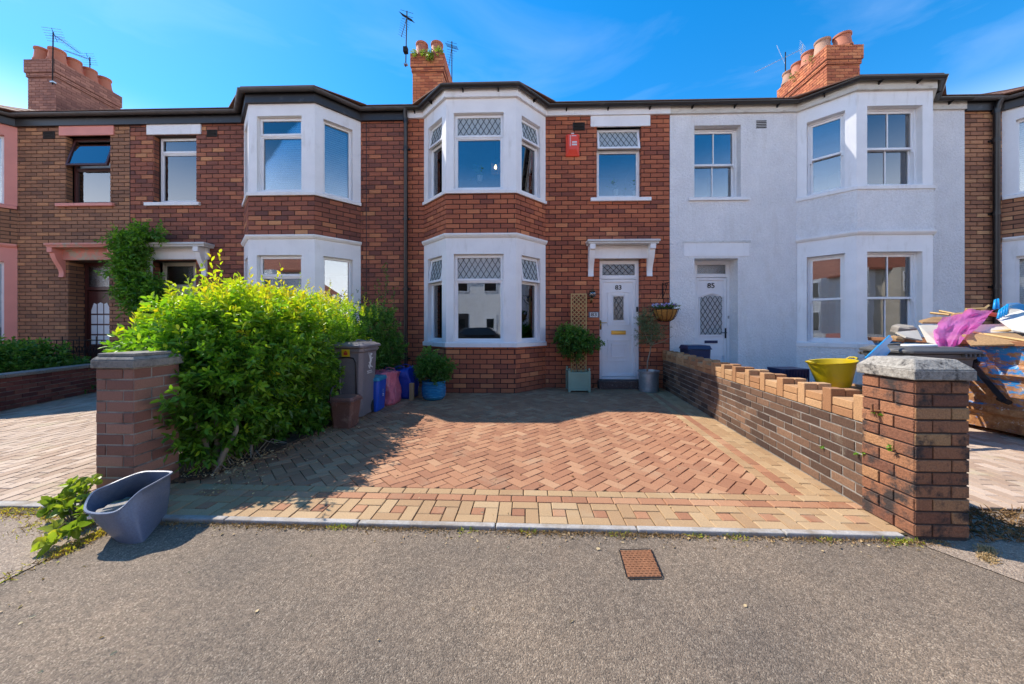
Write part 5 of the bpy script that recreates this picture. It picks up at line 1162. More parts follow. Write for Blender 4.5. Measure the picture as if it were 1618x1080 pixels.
drag = [[(0, 0), (.03, .02), (.05, .07), (.03, .10), (.0, .07), (-.01, .03)], [(-.01, .06), (.03, .10), (.04, .16), (.01, .19), (-.02, .15), (-.03, .10)], [(0, .17), (.03, .18), (.02, .215), (-.03, .21), (-.05, .195)], [(.03, .12), (.07, .20), (.075, .25), (.05, .20), (.025, .155)],
        [(-.03, .12), (-.07, .14), (-.075, .15), (-.03, .145)], [(-.01, .03), (-.06, .01), (-.07, -.01), (-.02, .005)], [(.03, .02), (.07, .05), (.08, .04), (.04, -.01), (.0, -.02)], [(.03, .07), (.06, .09), (.065, .08), (.04, .055)]]
m = MB(T)
for pg in drag:
    m.add([sidep(.02-a*1.1, .70+b) for a, b in pg][::1], [tuple(range(len(pg)))])
m.build('dragon_emblem', 'white_print', WB)
m = MB(T)
for z, a, b in ((.645, -.09, .07), (.618, -.08, .09)):
    y = a
    while y < b: w_ = random.uniform(.008, .018); m.add([sidep(y, z), sidep(y+w_, z), sidep(y+w_, z+.016), sidep(y, z+.016)], [(0, 1, 2, 3)]); y += w_+.005
m.build('emblem_underline', 'white_print', WB)
def taper(T, w0, d0, w1, d1, z0, z1, c=.03):
    def ring(w_, d, z): return [(-w_/2+c, -d/2, z), (w_/2-c, -d/2, z), (w_/2, -d/2+c, z), (w_/2, d/2-c, z), (w_/2-c, d/2, z), (-w_/2+c, d/2, z), (-w_/2, d/2-c, z), (-w_/2, -d/2+c, z)]
    m = MB(T); vs = ring(w0, d0, z0)+ring(w1, d1, z1); m.add(vs, [(k, (k+1) % 8, 8+(k+1) % 8, 8+k) for k in range(8)]+[tuple(range(7, -1, -1)), tuple(range(8, 16))]); return m
CD = thing('food_caddy', 'small brown food waste caddy in front of the grey wheelie bin', 'food caddy', (-2.3, 4.5, 0)); T = frame((-2.305, 4.50, 0), 0)
taper(T, .25, .22, .31, .27, 0, .33).build('body', 'caddy_brown', CD, bevel=.008, angle=35, smooth=True)
m = taper(T, .345, .305, .35, .31, .332, .352); m.build('rim', 'caddy_brown', CD, bevel=.005); ld_ = taper(T, .335, .295, .30, .26, .354, .395).build('lid', 'caddy_brown', CD, bevel=.008)
m = MB(T); m.tube([(-.11, -.16, .33), (-.112, -.165, .45), (-.112, -.12, .52), (-.11, .0, .54)], .010, 7); m.tube([(-.185, -.02, .34), (-.2, .06, .36)], .012, 6); m.build('handle', 'black_paint', CD)
m = MB(T); m.box(-.10, -.03, -.163, -.156, .29, .345); m.box(.11, .15, -.163, -.156, .30, .345); m.build('latch', 'caddy_brown', CD, bevel=.004)
BC = thing('blue_bin', 'small upright blue recycling bin with pale lid between the grey bin and the pink bag', 'bin', (-2.32, 5.42, 0)); T = frame((-2.325, 5.42, 0), .05)
taper(T, .24, .34, .29, .38, 0, .47).build('body', 'blue_plastic', BC, bevel=.01, angle=35, smooth=True); taper(T, .315, .41, .28, .37, .472, .525).build('lid', 'blue_lid', BC, bevel=.008, angle=35, smooth=True)
m = MB(T @ Matrix.Translation((.146, 0, .30)) @ Matrix.Rotation(PI/2, 4, 'Z')); 
for i in range(3):
    a = i*2*PI/3; m.add([(.022*math.cos(a+t)*k, .0, .026*math.sin(a+t)*k) for t, k in ((0, 1), (1.3, 1), (1.3, .6), (0, .6))], [(0, 1, 2, 3)])
for z in (-.06, -.085): m.box(-.03, .03, -.001, .0, z, z+.012)
m.build('recycling_mark', 'white_print', BC)
def bag(name, label, x, y, w_, d, h, mat, seed, tw=0):
    r = random.Random(seed); m = MB(frame((x, y, 0), tw)); n = 28; k = 12; vs = []; fs = []
    for j in range(k+1):
        t = j/k
        for i in range(n):
            a = 2*PI*i/n; cx_ = math.copysign(abs(math.cos(a))**.45, math.cos(a)); cy_ = math.copysign(abs(math.sin(a))**.45, math.sin(a)); wr = 1+.05*math.sin(5*a+7*t+seed)+.05*math.sin(9*a-5*t)+.06*math.sin(PI*t)+r.uniform(-.012, .012)
            sl_ = .07*math.sin(3*t+seed); vs.append((w_/2*cx_*wr+sl_*t, d/2*cy_*wr, h*t+(.03*math.sin(2*a+seed) if t > .8 else 0)))
    fs = [(j*n+i, j*n+(i+1) % n, (j+1)*n+(i+1) % n, (j+1)*n+i) for j in range(k) for i in range(n)]+[tuple(range(n-1, -1, -1))]
    q = [( (w_/2-.04)*.9*math.cos(2*PI*i/n), (d/2-.04)*.9*math.sin(2*PI*i/n), h*.86+.02*math.sin(i)) for i in range(n)]; b = len(vs); vs += q; fs += [(k*n+i, k*n+(i+1) % n, b+(i+1) % n, b+i) for i in range(n)]+[tuple(range(b, b+n))]
    m.add(vs, fs); B_ = thing(name, label, 'bag', (x, y, 0)); m.build('sack', mat, B_, smooth=True)
    for s in (-1, 1): m = MB(frame((x, y, 0), tw)); m.tube([(-.1, s*d*.44, h-.02), (-.07, s*d*.40, h+.03), (.0, s*d*.36, h+.04), (.07, s*d*.40, h+.02), (.1, s*d*.44, h-.03)], .008, 6); m.build('handle', mat, B_, smooth=True)
    return B_
bag('recycling_sack', 'creased pink woven sack standing behind the small blue bin', -2.33, 5.92, .42, .46, .54, 'pink_bag', 3)
bag('recycling_sack', 'crumpled blue woven sack between the pink sack and the house wall', -2.20, 6.42, .46, .38, .55, 'blue_bag', 8)
m = MB(); m.box(-1.985, -1.91, 6.1, 6.17, 0, .30); solo(m, 'wooden_post', 'wood_plain', 'short wooden post beside the blue glazed pot', 'post', (-1.95, 6.13, 0), bevel=.006)
# tub in front of the left pillar
def PZ(px, v, z): x, y = G(px, v, z); return Vector((x, y, z))
TU = thing('plastic_tub', 'blue grey plastic tub with one low scooped side on the pavement before the left pillar', 'tub', (-2.42, 2.2, -.03))
rim = [PZ(269, 748, .315), PZ(246, 747, .318), PZ(224, 748, .315), PZ(200, 756, .305), PZ(172, 768, .285), PZ(150, 778, .26), PZ(139, 792, .222), PZ(136, 806, .192), PZ(146, 811, .182), PZ(164, 812, .180), PZ(182, 809, .188), PZ(196, 800, .205), PZ(208, 788, .235), PZ(222, 776, .268), PZ(238, 767, .290), PZ(254, 758, .305)]
base = [PZ(262, 818, -.034), PZ(258, 812, -.034), PZ(250, 806, -.034), PZ(232, 806, -.034), PZ(212, 815, -.034), PZ(198, 826, -.034), PZ(186, 838, -.034), PZ(180, 848, -.034), PZ(185, 855, -.034), PZ(195, 858, -.034), PZ(206, 859, -.034), PZ(218, 858, -.034), PZ(228, 855, -.034), PZ(240, 843, -.034), PZ(250, 832, -.034), PZ(258, 824, -.034)]
n = 16; m = MB(); vs = []; cR = sum(rim, Vector())/n; cB = sum(base, Vector())/n
def sub(P, k=4):
    out = []
    for i in range(len(P)):
        p0_, p1_, p2_, p3_ = P[i-1], P[i], P[(i+1) % len(P)], P[(i+2) % len(P)]
        for j in range(k): t = j/k; out.append(.5*((2*p1_)+(p2_-p0_)*t+(2*p0_-5*p1_+4*p2_-p3_)*t*t+(3*p1_-p0_-3*p2_+p3_)*t**3))
    return out
R_ = sub(rim); Bs = sub(base); N4 = len(R_)
rows = [Bs]
for t in (.12, .35, .6, .85, .985): rows.append([b.lerp(r, t)+(b.lerp(r, t)-cB.lerp(cR, t))*(.05*math.sin(PI*t)) for b, r in zip(Bs, R_)])
rows.append([r+(r-cR)*.06 for r in R_]); rows.append([r+(r-cR)*.06+Vector((0, 0, .009)) for r in R_]); rows.append([r-(r-cR)*.01+Vector((0, 0, .009)) for r in R_])
for t in (.9, .5, .14): rows.append([b.lerp(r, t)-(b.lerp(r, t)-cB.lerp(cR, t))*.04+(b.lerp(r, t)-cB.lerp(cR, t))*(.05*math.sin(PI*t)) for b, r in zip(Bs, R_)])
vs = [p for r in rows for p in r]; m.add(vs, [(j*N4+i, j*N4+(i+1) % N4, (j+1)*N4+(i+1) % N4, (j+1)*N4+i) for j in range(len(rows)-1) for i in range(N4)]+[tuple(range(N4-1, -1, -1)), tuple(range((len(rows)-1)*N4, len(rows)*N4))])
m.build('body', 'tub_blue', TU, smooth=True, angle=50)
for i, (px, v, z, l, w_, hh, an, mt) in enumerate(((170, 806, .165, .11, .05, .045, .9, 'rubble'), (186, 800, .17, .12, .05, .05, .7, 'rubble'), (196, 790, .18, .14, .045, .03, .8, 'chipboard'), (152, 808, .165, .06, .04, .02, .3, 'white_board'), (205, 792, .15, .1, .06, .05, .2, 'rubble'))):
    c = PZ(px, v, z); m = MB(frame((c.x, c.y, c.z-.03), an) @ Matrix.Rotation(.15, 4, 'X')); m.prism([(-l/2, -w_/2), (l/2*.9, -w_/2*1.1), (l/2, w_/2*.8), (-l/2*.8, w_/2)], 0, hh, inset=.006)
    solo(m, 'rubble_piece', mt, ('longer grey brick lump', 'second brick lump nearest the scooped rim', 'flat splinter of board', 'white chip of plaster', 'rearmost grey lump')[i]+' lying in the blue grey tub', 'rubble', (c.x, c.y, c.z-.03), group='rubble lumps in the tub')
# ================================================================== HOUSE-FRONT FITTINGS (things of their own)
al = thing('alarm_box', 'red burglar alarm box with white lettering high on the brick wall', 'alarm box', (u(904), Y0, zz(904, 248)))
x0, x1, z0, z1 = u(893.8), u(915), zz(904, 247.5), zz(904, 214)
m = MB(); d = .085; zc = z0+.12
vs = [(x0, Y0-.006, z0), (x1, Y0-.006, z0), (x1, Y0-.006, z1), (x0, Y0-.006, z1), (x0+.06, Y0-d, zc), (x1-.06, Y0-d, zc), (x1-.035, Y0-d, z1-.012), (x0+.035, Y0-d, z1-.012), (x0, Y0-.03, z0), (x1, Y0-.03, z0), (x1, Y0-.03, z1), (x0, Y0-.03, z1)]
m.add(vs, [(4, 5, 6, 7), (8, 9, 5, 4), (9, 10, 6, 5), (10, 11, 7, 6), (11, 8, 4, 7), (0, 1, 9, 8), (1, 2, 10, 9), (2, 3, 11, 10), (3, 0, 8, 11)]); m.build('cover', 'red_plastic', al, bevel=.005)
m = MB(); yy = Y0-d-.0015
xs = x0+.075
for i in range(9): zz_ = z1-.04-i*.026; m.add([(xs, yy, zz_-.018), (xs+.02, yy, zz_-.014), (xs+.026, yy, zz_), (xs+.004, yy, zz_)], [(0, 1, 2, 3)]); 
m.box(xs+.04, x1-.075, yy-.0005, yy, z1-.055, z1-.04); m.box(xs+.05, x1-.06, yy-.0005, yy, z1-.195, z1-.165); m.box(xs+.045, x1-.06, yy-.0005, yy, z1-.25, z1-.215); m.build('lettering', 'white_print', al)
m = MB(); m.box((x0+x1)/2-.03, (x0+x1)/2+.03, Y0-.05, Y0-.005, z1+.01, z1+.035); m.build('strobe', 'white_print', al, bevel=.004)
# wall lantern
lx, ly, lz = u(935.5, 7.35), 7.35, zz(935, 470, 7.35)
LN = thing('wall_lantern', 'antique brass wall lantern with round glass between trellis and front door', 'wall light', (lx, Y0, lz))
m = MB(); m.lathe((lx, Y0-.012, lz-.10), [(0, 0), (.02, 0), (.035, .05), (.03, .14), (0, .16)], 16, 1, .25); m.build('back_plate', 'antique_brass', LN, smooth=True)
m = MB(); m.tube([(lx, Y0-.01, lz-.04), (lx, Y0-.06, lz-.09), (lx, Y0-.11, lz-.06), (lx, Y0-.11, lz-.01)], .009, 8); m.lathe((lx, Y0-.11, lz-.005), [(0, -.01), (.03, 0), (.05, .012)], 16); m.build('arm', 'antique_brass', LN, smooth=True)
m = MB(); m.lathe((lx, Y0-.11, lz), [(.045, .01), (.07, .04), (.078, .08), (.065, .12), (.04, .135)], 20); m.build('globe', 'glass_obscured', LN, smooth=True)
m = MB(); m.lathe((lx, Y0-.11, lz), [(.075, .125), (.05, .145), (.02, .155), (.012, .175), (0, .18)], 16); m.build('cap', 'antique_brass', LN, smooth=True)
# house number plaque
px0, px1, pz0, pz1 = u(930), u(946.5), zz(938, 501.5), zz(938, 492.5)
PQ = thing('number_plaque', 'small white house number plaque reading 83 beside the front door', 'plaque', ((px0+px1)/2, Y0, pz0))
m = MB(); m.box(px0, px1, Y0-.018, Y0-.004, pz0, pz1); m.build('backing', 'lead', PQ, bevel=.003); m = MB(); m.box(px0+.03, px1-.03, Y0-.021, Y0-.0185, pz0+.012, pz1-.012); m.build('plate', 'white_print', PQ)
text_mesh('83', 'numeral', 'black_print', .10, frame(((px0+px1)/2, Y0-.0235, (pz0+pz1)/2), 0), PQ, .003, 1.3)
# hanging basket
hx, hy = X(1051, 7.12), 7.12; hz = Zf(1051, 489, hy)
bkt = thing('basket_bracket', 'dark iron bracket on the brick wall above the hanging basket', 'bracket', (hx, Y0, hz+.3))
bx = u(1047); m = MB(); m.box(bx-.012, bx+.012, Y0-.012, Y0-.002, zz(1047, 472), zz(1047, 447)); m.tube([(bx, Y0-.01, zz(1047, 449)), (bx+.0, hy, zz(1047, 449)), (hx, hy-.02, zz(1047, 450)), (hx, hy-.03, zz(1047, 453))], .008, 6); m.tube([(bx, Y0-.01, zz(1047, 470)), (bx, Y0-.12, zz(1047, 462)), (bx, hy+.08, zz(1047, 449))], .007, 6); m.build('arm', 'dark_metal', bkt)
HBk = thing('hanging_basket', 'hanging basket of coir with lilac and white flowers beside the white house edge', 'hanging basket', (hx, hy, hz-.25))
m = MB(); R0 = .235; m.lathe((hx, hy, hz), [(0, -.235), (.08, -.225), (.15, -.185), (.20, -.11), (.228, -.03), (R0, 0), (.2, -.01), (0, -.03)], 28); m.build('liner', 'coir', HBk, smooth=True)
for i in range(14):
    a = 2*PI*i/14; m = MB(); m.tube([(hx+r*math.cos(a), hy+r*math.sin(a), hz+z) for r, z in ((.245, .005), (.238, -.03), (.208, -.115), (.158, -.193), (.085, -.235), (.02, -.245))], .0045, 5); m.build('wire', 'dark_metal', HBk)
m = MB(); m.tube([(hx+.246*math.cos(t*PI/12), hy+.246*math.sin(t*PI/12), hz+.005) for t in range(25)], .006, 5); m.build('hoop', 'dark_metal', HBk)
for i in range(3):
    a = 2*PI*i/3+.4; m = MB(); m.tube([(hx+.24*math.cos(a), hy+.24*math.sin(a), hz), (hx, hy-.03, zz(1047, 453))], .003, 4); m.build('chain', 'dark_metal', HBk)
n = 120; aa = rng.uniform(0, 2*PI, n); rr = np.sqrt(rng.uniform(0, 1, n))*.24; Pn = np.stack([hx+rr*np.cos(aa), hy+rr*np.sin(aa), hz+.02+rng.uniform(0, .05, n)], 1)
leaf_part('foliage', 'leaf_dark', *shoots(Pn, rng.normal(0, .6, Pn.shape)+[0, 0, .8], np.full(n, .05), 5, .04, .02, np.full(n, .4)), parent=HBk, kind='stuff')
n = 110; aa = rng.uniform(0, 2*PI, n); rr = np.sqrt(rng.uniform(0, 1, n))*.26; Pn = np.stack([hx+rr*np.cos(aa), hy+rr*np.sin(aa), hz+.05+rng.uniform(0, .06, n)], 1)
leaf_part('flowers', 'petal', *shoots(Pn, rng.normal(0, .4, Pn.shape)+[0, -.3, .8], np.full(n, .008), 5, .028, .026, rng.uniform(0, 1, n), 1.4, 0), parent=HBk, kind='stuff')
# things inside the windows
wx, wy, wz = X(783, 7.1), 7.1, Zf(783, 264, 7.1)
LM = thing('pendant_lamp', 'lit round wire cage pendant lamp behind the first floor bay window', 'lamp', (wx, wy, wz))
m = MB()
for i in range(16): a = 2*PI*i/16; m.tube([(wx+.085*math.cos(a), wy+.085*math.sin(a), wz-.12), (wx+.085*math.cos(a), wy+.085*math.sin(a), wz+.10)], .003, 4)
for z in (-.12, -.10, 0, .1): m.tube([(wx+.087*math.cos(t*PI/10), wy+.087*math.sin(t*PI/10), wz+z) for t in range(21)], .004, 4)
m.build('cage', 'pale_twig', LM); m = MB(); m.lathe((wx, wy, wz), [(0, -.04), (.022, -.025), (.026, 0), (.014, .035), (.01, .05), (0, .05)], 12); m.build('bulb', 'lamp_glow', LM, smooth=True)
m = MB(); m.tube([(wx, wy, wz+.05), (wx, wy, 5.7)], .003, 4); m.build('flex', 'black_paint', LM)
def sillpot(px, v, Y, r, h, lab, leaf=True):
    x, z = PX(px, v, Y); P_ = thing('sill_pot', lab, 'plant pot', (x, Y, z)); m = MB(); m.lathe((x, Y, z), [(0, 0), (r*.75, 0), (r, h), (r*.85, h), (0, h*.85)], 16); m.build('pot', 'white_print', P_, smooth=True, angle=50)
    if leaf:
        n = 14; Pn = np.tile([x, Y, z+h], (n, 1))+rng.normal(0, r*.4, (n, 3)); leaf_part('leaves', 'leaf_dark', *shoots(Pn, rng.normal(0, .4, Pn.shape)+[0, 0, 1], np.full(n, .22), 6, .07, .025, np.full(n, .5)), parent=P_, kind='stuff')
sillpot(758, 287, 7.0, .06, .12, 'white ribbed pot with thin green plant behind the first floor bay glass')
sillpot(973, 309, 7.66, .05, .13, 'white pot with a leafy plant at the middle of the window above the door')
sillpot(1003, 309, 7.66, .045, .10, 'small white pot at the right corner of the window above the door')

# ================================================================== AERIALS
def aerial(label, base, top, boom0, boom1, n, el, mat='dark_metal', refl=False, upvec=(1, 0, 0), extra=()):
    A = thing('television_aerial', label, 'aerial', base)
    m = MB(); m.tube([base, top], .016, 6); m.build('mast', 'dark_metal', A)
    b0, b1 = Vector(boom0), Vector(boom1); m = MB(); m.tube([b0, b1], .009, 5); m.build('boom', mat, A); d = (b1-b0).normalized(); e = Vector(upvec); e = (e-d*e.dot(d)).normalized()
    for i in range(n):
        c = b0.lerp(b1, (i+.5)/n); l = el*(1-.35*i/n); m = MB(); m.tube([c-e*l/2, c+e*l/2], .004, 4); m.build('element', mat, A)
    if refl:
        g_ = d.cross(e); m = MB()
        for i in range(6):
            o = b0+g_*(-.16+.32*i/5); m.tube([o-e*.2, o+e*.2], .005, 4)
        m.tube([b0-g_*.17, b0+g_*.17], .008, 4); m.build('reflector', mat, A)
    m = MB(); m.box(top[0]-.03, top[0]+.03, top[1]-.03, top[1]+.03, b0.lerp(b1, .0 if refl else .1).z-.03, b0.lerp(b1, .1).z+.03) if False else m.box(base[0]-.05, base[0]+.05, base[1]-.03, base[1]+.05, base[2]+.05, base[2]+.09); m.build('clamp', 'steel', A)
    for k, (a, b) in enumerate(extra): m = MB(); m.tube([a, b], .006, 4); m.build('element', mat, A)
    return A
P_ = lambda px, v, Y: Vector(PT(px, v, Y))
aerial('tall dark aerial on a mast left of the middle chimney', tuple(P_(641, 105, 10.1)), tuple(P_(643, 17, 10.1)), tuple(P_(643, 27, 10.1)), tuple(P_(634, 58, 10.3)), 9, .30, refl=True, extra=[(P_(633, 15, 10.1), P_(653, 21, 10.1)), (P_(634, 22, 10.1), P_(653, 28, 10.1)), (P_(636, 28, 10.1), P_(653, 34, 10.1))])
m = MB(); m.box(P_(641, 78, 10.1).x-.06, P_(641, 78, 10.1).x+.06, 10.04, 10.16, Zf(641, 83, 10.1), Zf(641, 75, 10.1)); m.build('amplifier', 'dark_metal', bpy.data.objects['television_aerial'])
aerial('short dark aerial on a thin mast right of the middle chimney', tuple(P_(714, 150, 11.3)), tuple(P_(714, 65, 11.3)), tuple(P_(714, 73, 11.3)), tuple(P_(709, 104, 11.5)), 8, .28, refl=True, extra=[(P_(706, 65, 11.3), P_(722, 69, 11.3)), (P_(706, 77, 11.3), P_(722, 81, 11.3))])
aerial('dark aerial with long boom above the far left chimney pots', tuple(P_(83, 133, 9.97)), tuple(P_(84, 50, 9.97)), tuple(P_(86, 55, 10.0)), tuple(P_(126, 84, 11.5)), 12, .26, upvec=(1, 0, 0), refl=True)
aerial('dark aerial on the rear pots of the far left chimney', tuple(P_(142, 118, 11.8)), tuple(P_(142, 90, 11.8)), tuple(P_(140, 93, 11.8)), tuple(P_(102, 79, 10.9)), 10, .22, upvec=(1, 0, 0), refl=True)
aerial('silver aerial with long slanting boom left of the right chimney', tuple(P_(1241, 160, 11.7)), tuple(P_(1241, 82, 11.7)), tuple(P_(1267, 77, 11.5)), tuple(P_(1192, 114, 12.0)), 14, .10, mat='aerial_alloy', refl=True, upvec=(0, .4, 1), extra=[(P_(1227, 71, 11.7), P_(1240, 100, 11.7))])
m = MB(); a, b = P_(1270, 84, 11.0), P_(1290, 128, 10.3)
# chimney-top weeds
def tuft(name, lab, pts, n, mat, ll, lw, tone, cat='weeds'):
    c = pts[0]; t = thing(name, lab, cat, tuple(c)); Pn = np.array([p for p in pts for _ in range(n)], float)+rng.normal(0, .05, (n*len(pts), 3)); leaf_part('foliage', mat, *shoots(Pn, rng.normal(0, .6, Pn.shape)+[0, -.3, .4], np.full(len(Pn), .08), 6, ll, lw, np.full(len(Pn), tone)), parent=t, kind='stuff')
tuft('chimney_weeds', 'yellow green weeds growing on top of the middle chimney', [PT(668, 86, 9.98), PT(678, 86, 9.96), PT(694, 82, 9.98), PT(680, 93, 9.94), PT(655, 86, 9.98)], 14, 'leaf_weed', .07, .03, .3)
tuft('chimney_weeds', 'small green weeds on the ledge of the right chimney', [(xr0-.02, 10.5, Zf(1320, 70, 10)-.1), (xr0-.02, 11.1, Zf(1320, 70, 10)-.1)], 9, 'leaf_dark', .06, .025, .5)

# ================================================================== BEYOND THE RIGHT WALL
WB2, T2 = wheelie('wheelie_bin', 'weathered black wheelie bin standing between the right pillar and the skip', 4.86, 4.42, 0, .62, .46, .76, .56, 1.06, 'bin_black')
m = MB(T2)
for s in range(5): m.box(.18+s*.05, .20+s*.05, -.33, -.29, .955, .99)
m.build('grip_fins', 'bin_black', WB2)
for (a, b, w_, lab) in ((PT(1379, 561, 4.1), PT(1409, 533, 4.25), .07, 'bright blue plastic strip leaning on the black bin'), (PT(1394, 561, 4.15), PT(1404, 549, 4.2), .1, 'short blue plastic offcut below the leaning blue strip')):
    a, b = Vector(a), Vector(b); d = (b-a).normalized(); nn = Vector((d.z, 0, -d.x))*w_/2; m = MB(); a = a-d*.12; m.add([a-nn, b-nn, b+nn, a+nn, a-nn+Vector((0, .02, 0)), b-nn+Vector((0, .02, 0)), b+nn+Vector((0, .02, 0)), a+nn+Vector((0, .02, 0))], [(0, 1, 2, 3), (7, 6, 5, 4), (0, 4, 5, 1), (1, 5, 6, 2), (2, 6, 7, 3), (3, 7, 4, 0)])
    solo(m, 'plastic_strip', 'azure_plastic', lab, 'plastic strip', tuple(a), bevel=.004)
# bricks stacked behind the wall and the yellow tub on them
SB = thing('brick_stack', 'stack of spare bricks under the yellow tub behind the boundary wall', 'bricks', (4.45, 5.0, 0))
B = Bricks('coping_brick', .07, .22, .006, .1, .012)
for a, b in (((4.0, 4.72), (4.95, 4.72)), ((4.95, 4.72), (4.95, 5.3)), ((4.0, 5.3), (4.0, 4.72))): B.wall(a, b, 0, .46)
B.finish(SB, 60, minpx=8); m = MB(); m.box(4.05, 4.9, 4.77, 5.28, 0, .455); m.build('stack_core', 'coping_brick', SB)
m = MB(); m.prism([(4.62, 4.62), (4.98, 4.60), (5.0, 4.95), (4.66, 5.0)], .475, .50); solo(m, 'board_offcut', 'plasterboard', 'flat beige board offcut on the brick stack beside the yellow tub', 'board', (4.8, 4.8, .475))
YT = thing('builders_tub', 'yellow flexible builders tub with two handles behind the boundary wall', 'tub', (4.36, 4.98, .46)); T = frame((4.36, 4.98, .47), 0) @ Matrix.Rotation(.14, 4, 'Y')
T = frame((4.36, 4.98, .47), 0) @ Matrix.Rotation(-.10, 4, 'Y')
m = MB(T); m.lathe((0, 0, 0), [(0, 0), (.17, 0), (.18, .02), (.262, .34), (.275, .345), (.275, .355), (.255, .35), (.17, .03), (0, .03)], 32); m.build('body', 'yellow_tub', YT, smooth=True, angle=50)
for s in (-1, 1): m = MB(T); m.tube([(s*.262, -.07, .345), (s*.30, -.06, .37), (s*.315, 0, .375), (s*.30, .06, .37), (s*.262, .07, .345)], .012, 7); m.build('handle', 'yellow_tub', YT, smooth=True)
for i, (px, v, Y, w_, d, h, lab) in enumerate(((1252, 600, 5.7, .46, .36, .30, 'upper ribbed navy recycling box behind the wall left of the yellow tub'), (1252, 600, 5.7, .42, .33, .30, 'lower navy recycling box under the other behind the wall'))):
    x = X(px, Y); zb = .33 if i == 0 else 0; T = frame((x, Y+.1, zb), .05); R_ = thing('recycling_box', lab, 'recycling box', (x, Y+.1, zb), 'navy recycling boxes'); taper(T, w_-.08, d-.06, w_, d, 0, h).build('body', 'navy_plastic', R_, bevel=.006)
    for k in range(9): m = MB(T); m.box(-w_/2+.04+k*(w_-.08)/8-.008, -w_/2+.04+k*(w_-.08)/8+.008, -d/2-.006, -d/2+.012, .04, h); m.build('rib', 'navy_plastic', R_)
R_ = thing('lidded_bin', 'navy lidded bin by the white door behind the far end of the wall', 'bin', (3.42, 7.0, 0)); T = frame((3.43, 6.98, 0), 0); taper(T, .36, .32, .44, .40, 0, .86).build('body', 'navy_plastic', R_, bevel=.01); taper(T, .48, .44, .42, .38, .862, .94).build('lid', 'navy_plastic', R_, bevel=.01)
# ---------------- skip
SK = thing('skip', 'rusty blue steel skip heaped with rubbish at the right edge', 'skip', (6.5, 4.4, 0))
sx, zt_ = 5.66, 1.08
def xs_(z): return 5.74-.10*z/zt_
yb0, yb1, yt0, yt1 = 2.9, 5.1, 2.3, 5.75
m = MB(); X1 = 7.5
A = [(xs_(.0), yb0, .06), (xs_(0), yb1, .06), (xs_(zt_), yt1, zt_), (xs_(zt_), yt0, zt_)]; Bq = [(X1, yb0, .06), (X1, yb1, .06), (X1+.1, yt1, zt_), (X1+.1, yt0, zt_)]
m.add(A+Bq, [(3, 2, 1, 0), (4, 5, 6, 7), (0, 1, 5, 4), (1, 2, 6, 5), (3, 0, 4, 7)]); m.build('hull', 'skip_paint', SK, solid=.01)
m = MB(); x = xs_(zt_); m.box(x-.05, x+.02, yt0, yt1, zt_-.0, zt_+.055); m.box(X1+.08, X1+.15, yt0, yt1, zt_, zt_+.055); m.box(x-.05, X1+.15, yt1-.03, yt1+.03, zt_+.001, zt_+.054); m.build('rim', 'rust_plate', SK, bevel=.006)
for zc_, hh in ((.78, .09), (.30, .07)):
    x = xs_(zc_); m = MB(); ya_, yb_ = yb0-(yb0-yt0)*zc_/zt_+.06, yb1+(yt1-yb1)*zc_/zt_-.06; m.add([(x-.002, ya_, zc_-hh), (x-.05, ya_, zc_-hh*.5), (x-.05, ya_, zc_+hh*.5), (x-.002, ya_, zc_+hh), (x-.002, yb_, zc_-hh), (x-.05, yb_, zc_-hh*.5), (x-.05, yb_, zc_+hh*.5), (x-.002, yb_, zc_+hh)], [(0, 4, 5, 1), (1, 5, 6, 2), (2, 6, 7, 3), (0, 1, 2, 3), (7, 6, 5, 4)]); m.build('stiffening_rib', 'skip_paint', SK)
# lifting arm on the side
m = MB(); a = Vector((5.58, 4.50, .88)); b = Vector((5.56, 4.16, .44)); m.tube([a, b], .035, 4); m.tube([b+Vector((-.02, -.05, 0)), b+Vector((.02, .06, .02))], .03, 8); m.tube([a+Vector((.05, 0, 0)), a+Vector((-.05, 0, 0))], .05, 10); m.build('lifting_arm', 'dark_metal', SK)
# rubbish heap: core plus single things
hp = MB(); hp.add([(5.7, 2.5, .98), (7.5, 2.5, .98), (7.5, 5.65, .98), (5.7, 5.65, .98), (6.0, 3.3, 1.20), (7.2, 3.3, 1.25), (7.2, 5.0, 1.25), (6.1, 5.0, 1.20)], [(4, 5, 6, 7), (0, 1, 5, 4), (1, 2, 6, 5), (2, 3, 7, 6), (3, 0, 4, 7)]); solo(hp, 'rubble_heap', 'rubble', 'grey rubble filling the skip under the boards', 'rubble', (6.5, 4, .98))['kind'] = 'stuff'
def board(pts, th_, mat, lab, cat='board', name='waste_board', bevel=.003):
    P = [Vector(PT(*p)) for p in pts]; n = (P[1]-P[0]).cross(P[2]-P[0]).normalized()*th_; m = MB(); k = len(P); m.add([*P, *[p+n for p in P]], [tuple(range(k)), tuple(range(2*k-1, k-1, -1))]+[(i, k+i, k+(i+1) % k, (i+1) % k) for i in range(k)]); return solo(m, name, mat, lab, cat, tuple(min(P, key=lambda q: q.z)))
board([(1452, 513, 4.9), (1482, 513, 4.9), (1484, 545, 4.5), (1466, 540, 4.6)], .012, 'plasterboard', 'beige plasterboard sheet sticking out of the skip left of the pink film')
board([(1416, 524, 4.7), (1450, 521, 4.9), (1458, 537, 4.6), (1432, 532, 4.6)], .02, 'plasterboard', 'small beige board lying over the black bin lid')
board([(1528, 513, 4.9), (1592, 511, 4.9), (1602, 524, 4.4), (1536, 526, 4.5)], .012, 'plasterboard', 'long beige plasterboard strip right of the pink film')
board([(1520, 528, 4.45), (1600, 524, 4.45), (1640, 542, 4.0), (1535, 545, 4.3)], .018, 'chipboard', 'brown chipboard panel resting on the skip rim')
board([(1574, 502, 4.9), (1640, 482, 5.0), (1650, 530, 4.2), (1600, 521, 4.4)], .012, 'white_board', 'large white sheet tipped up at the right edge of the skip')
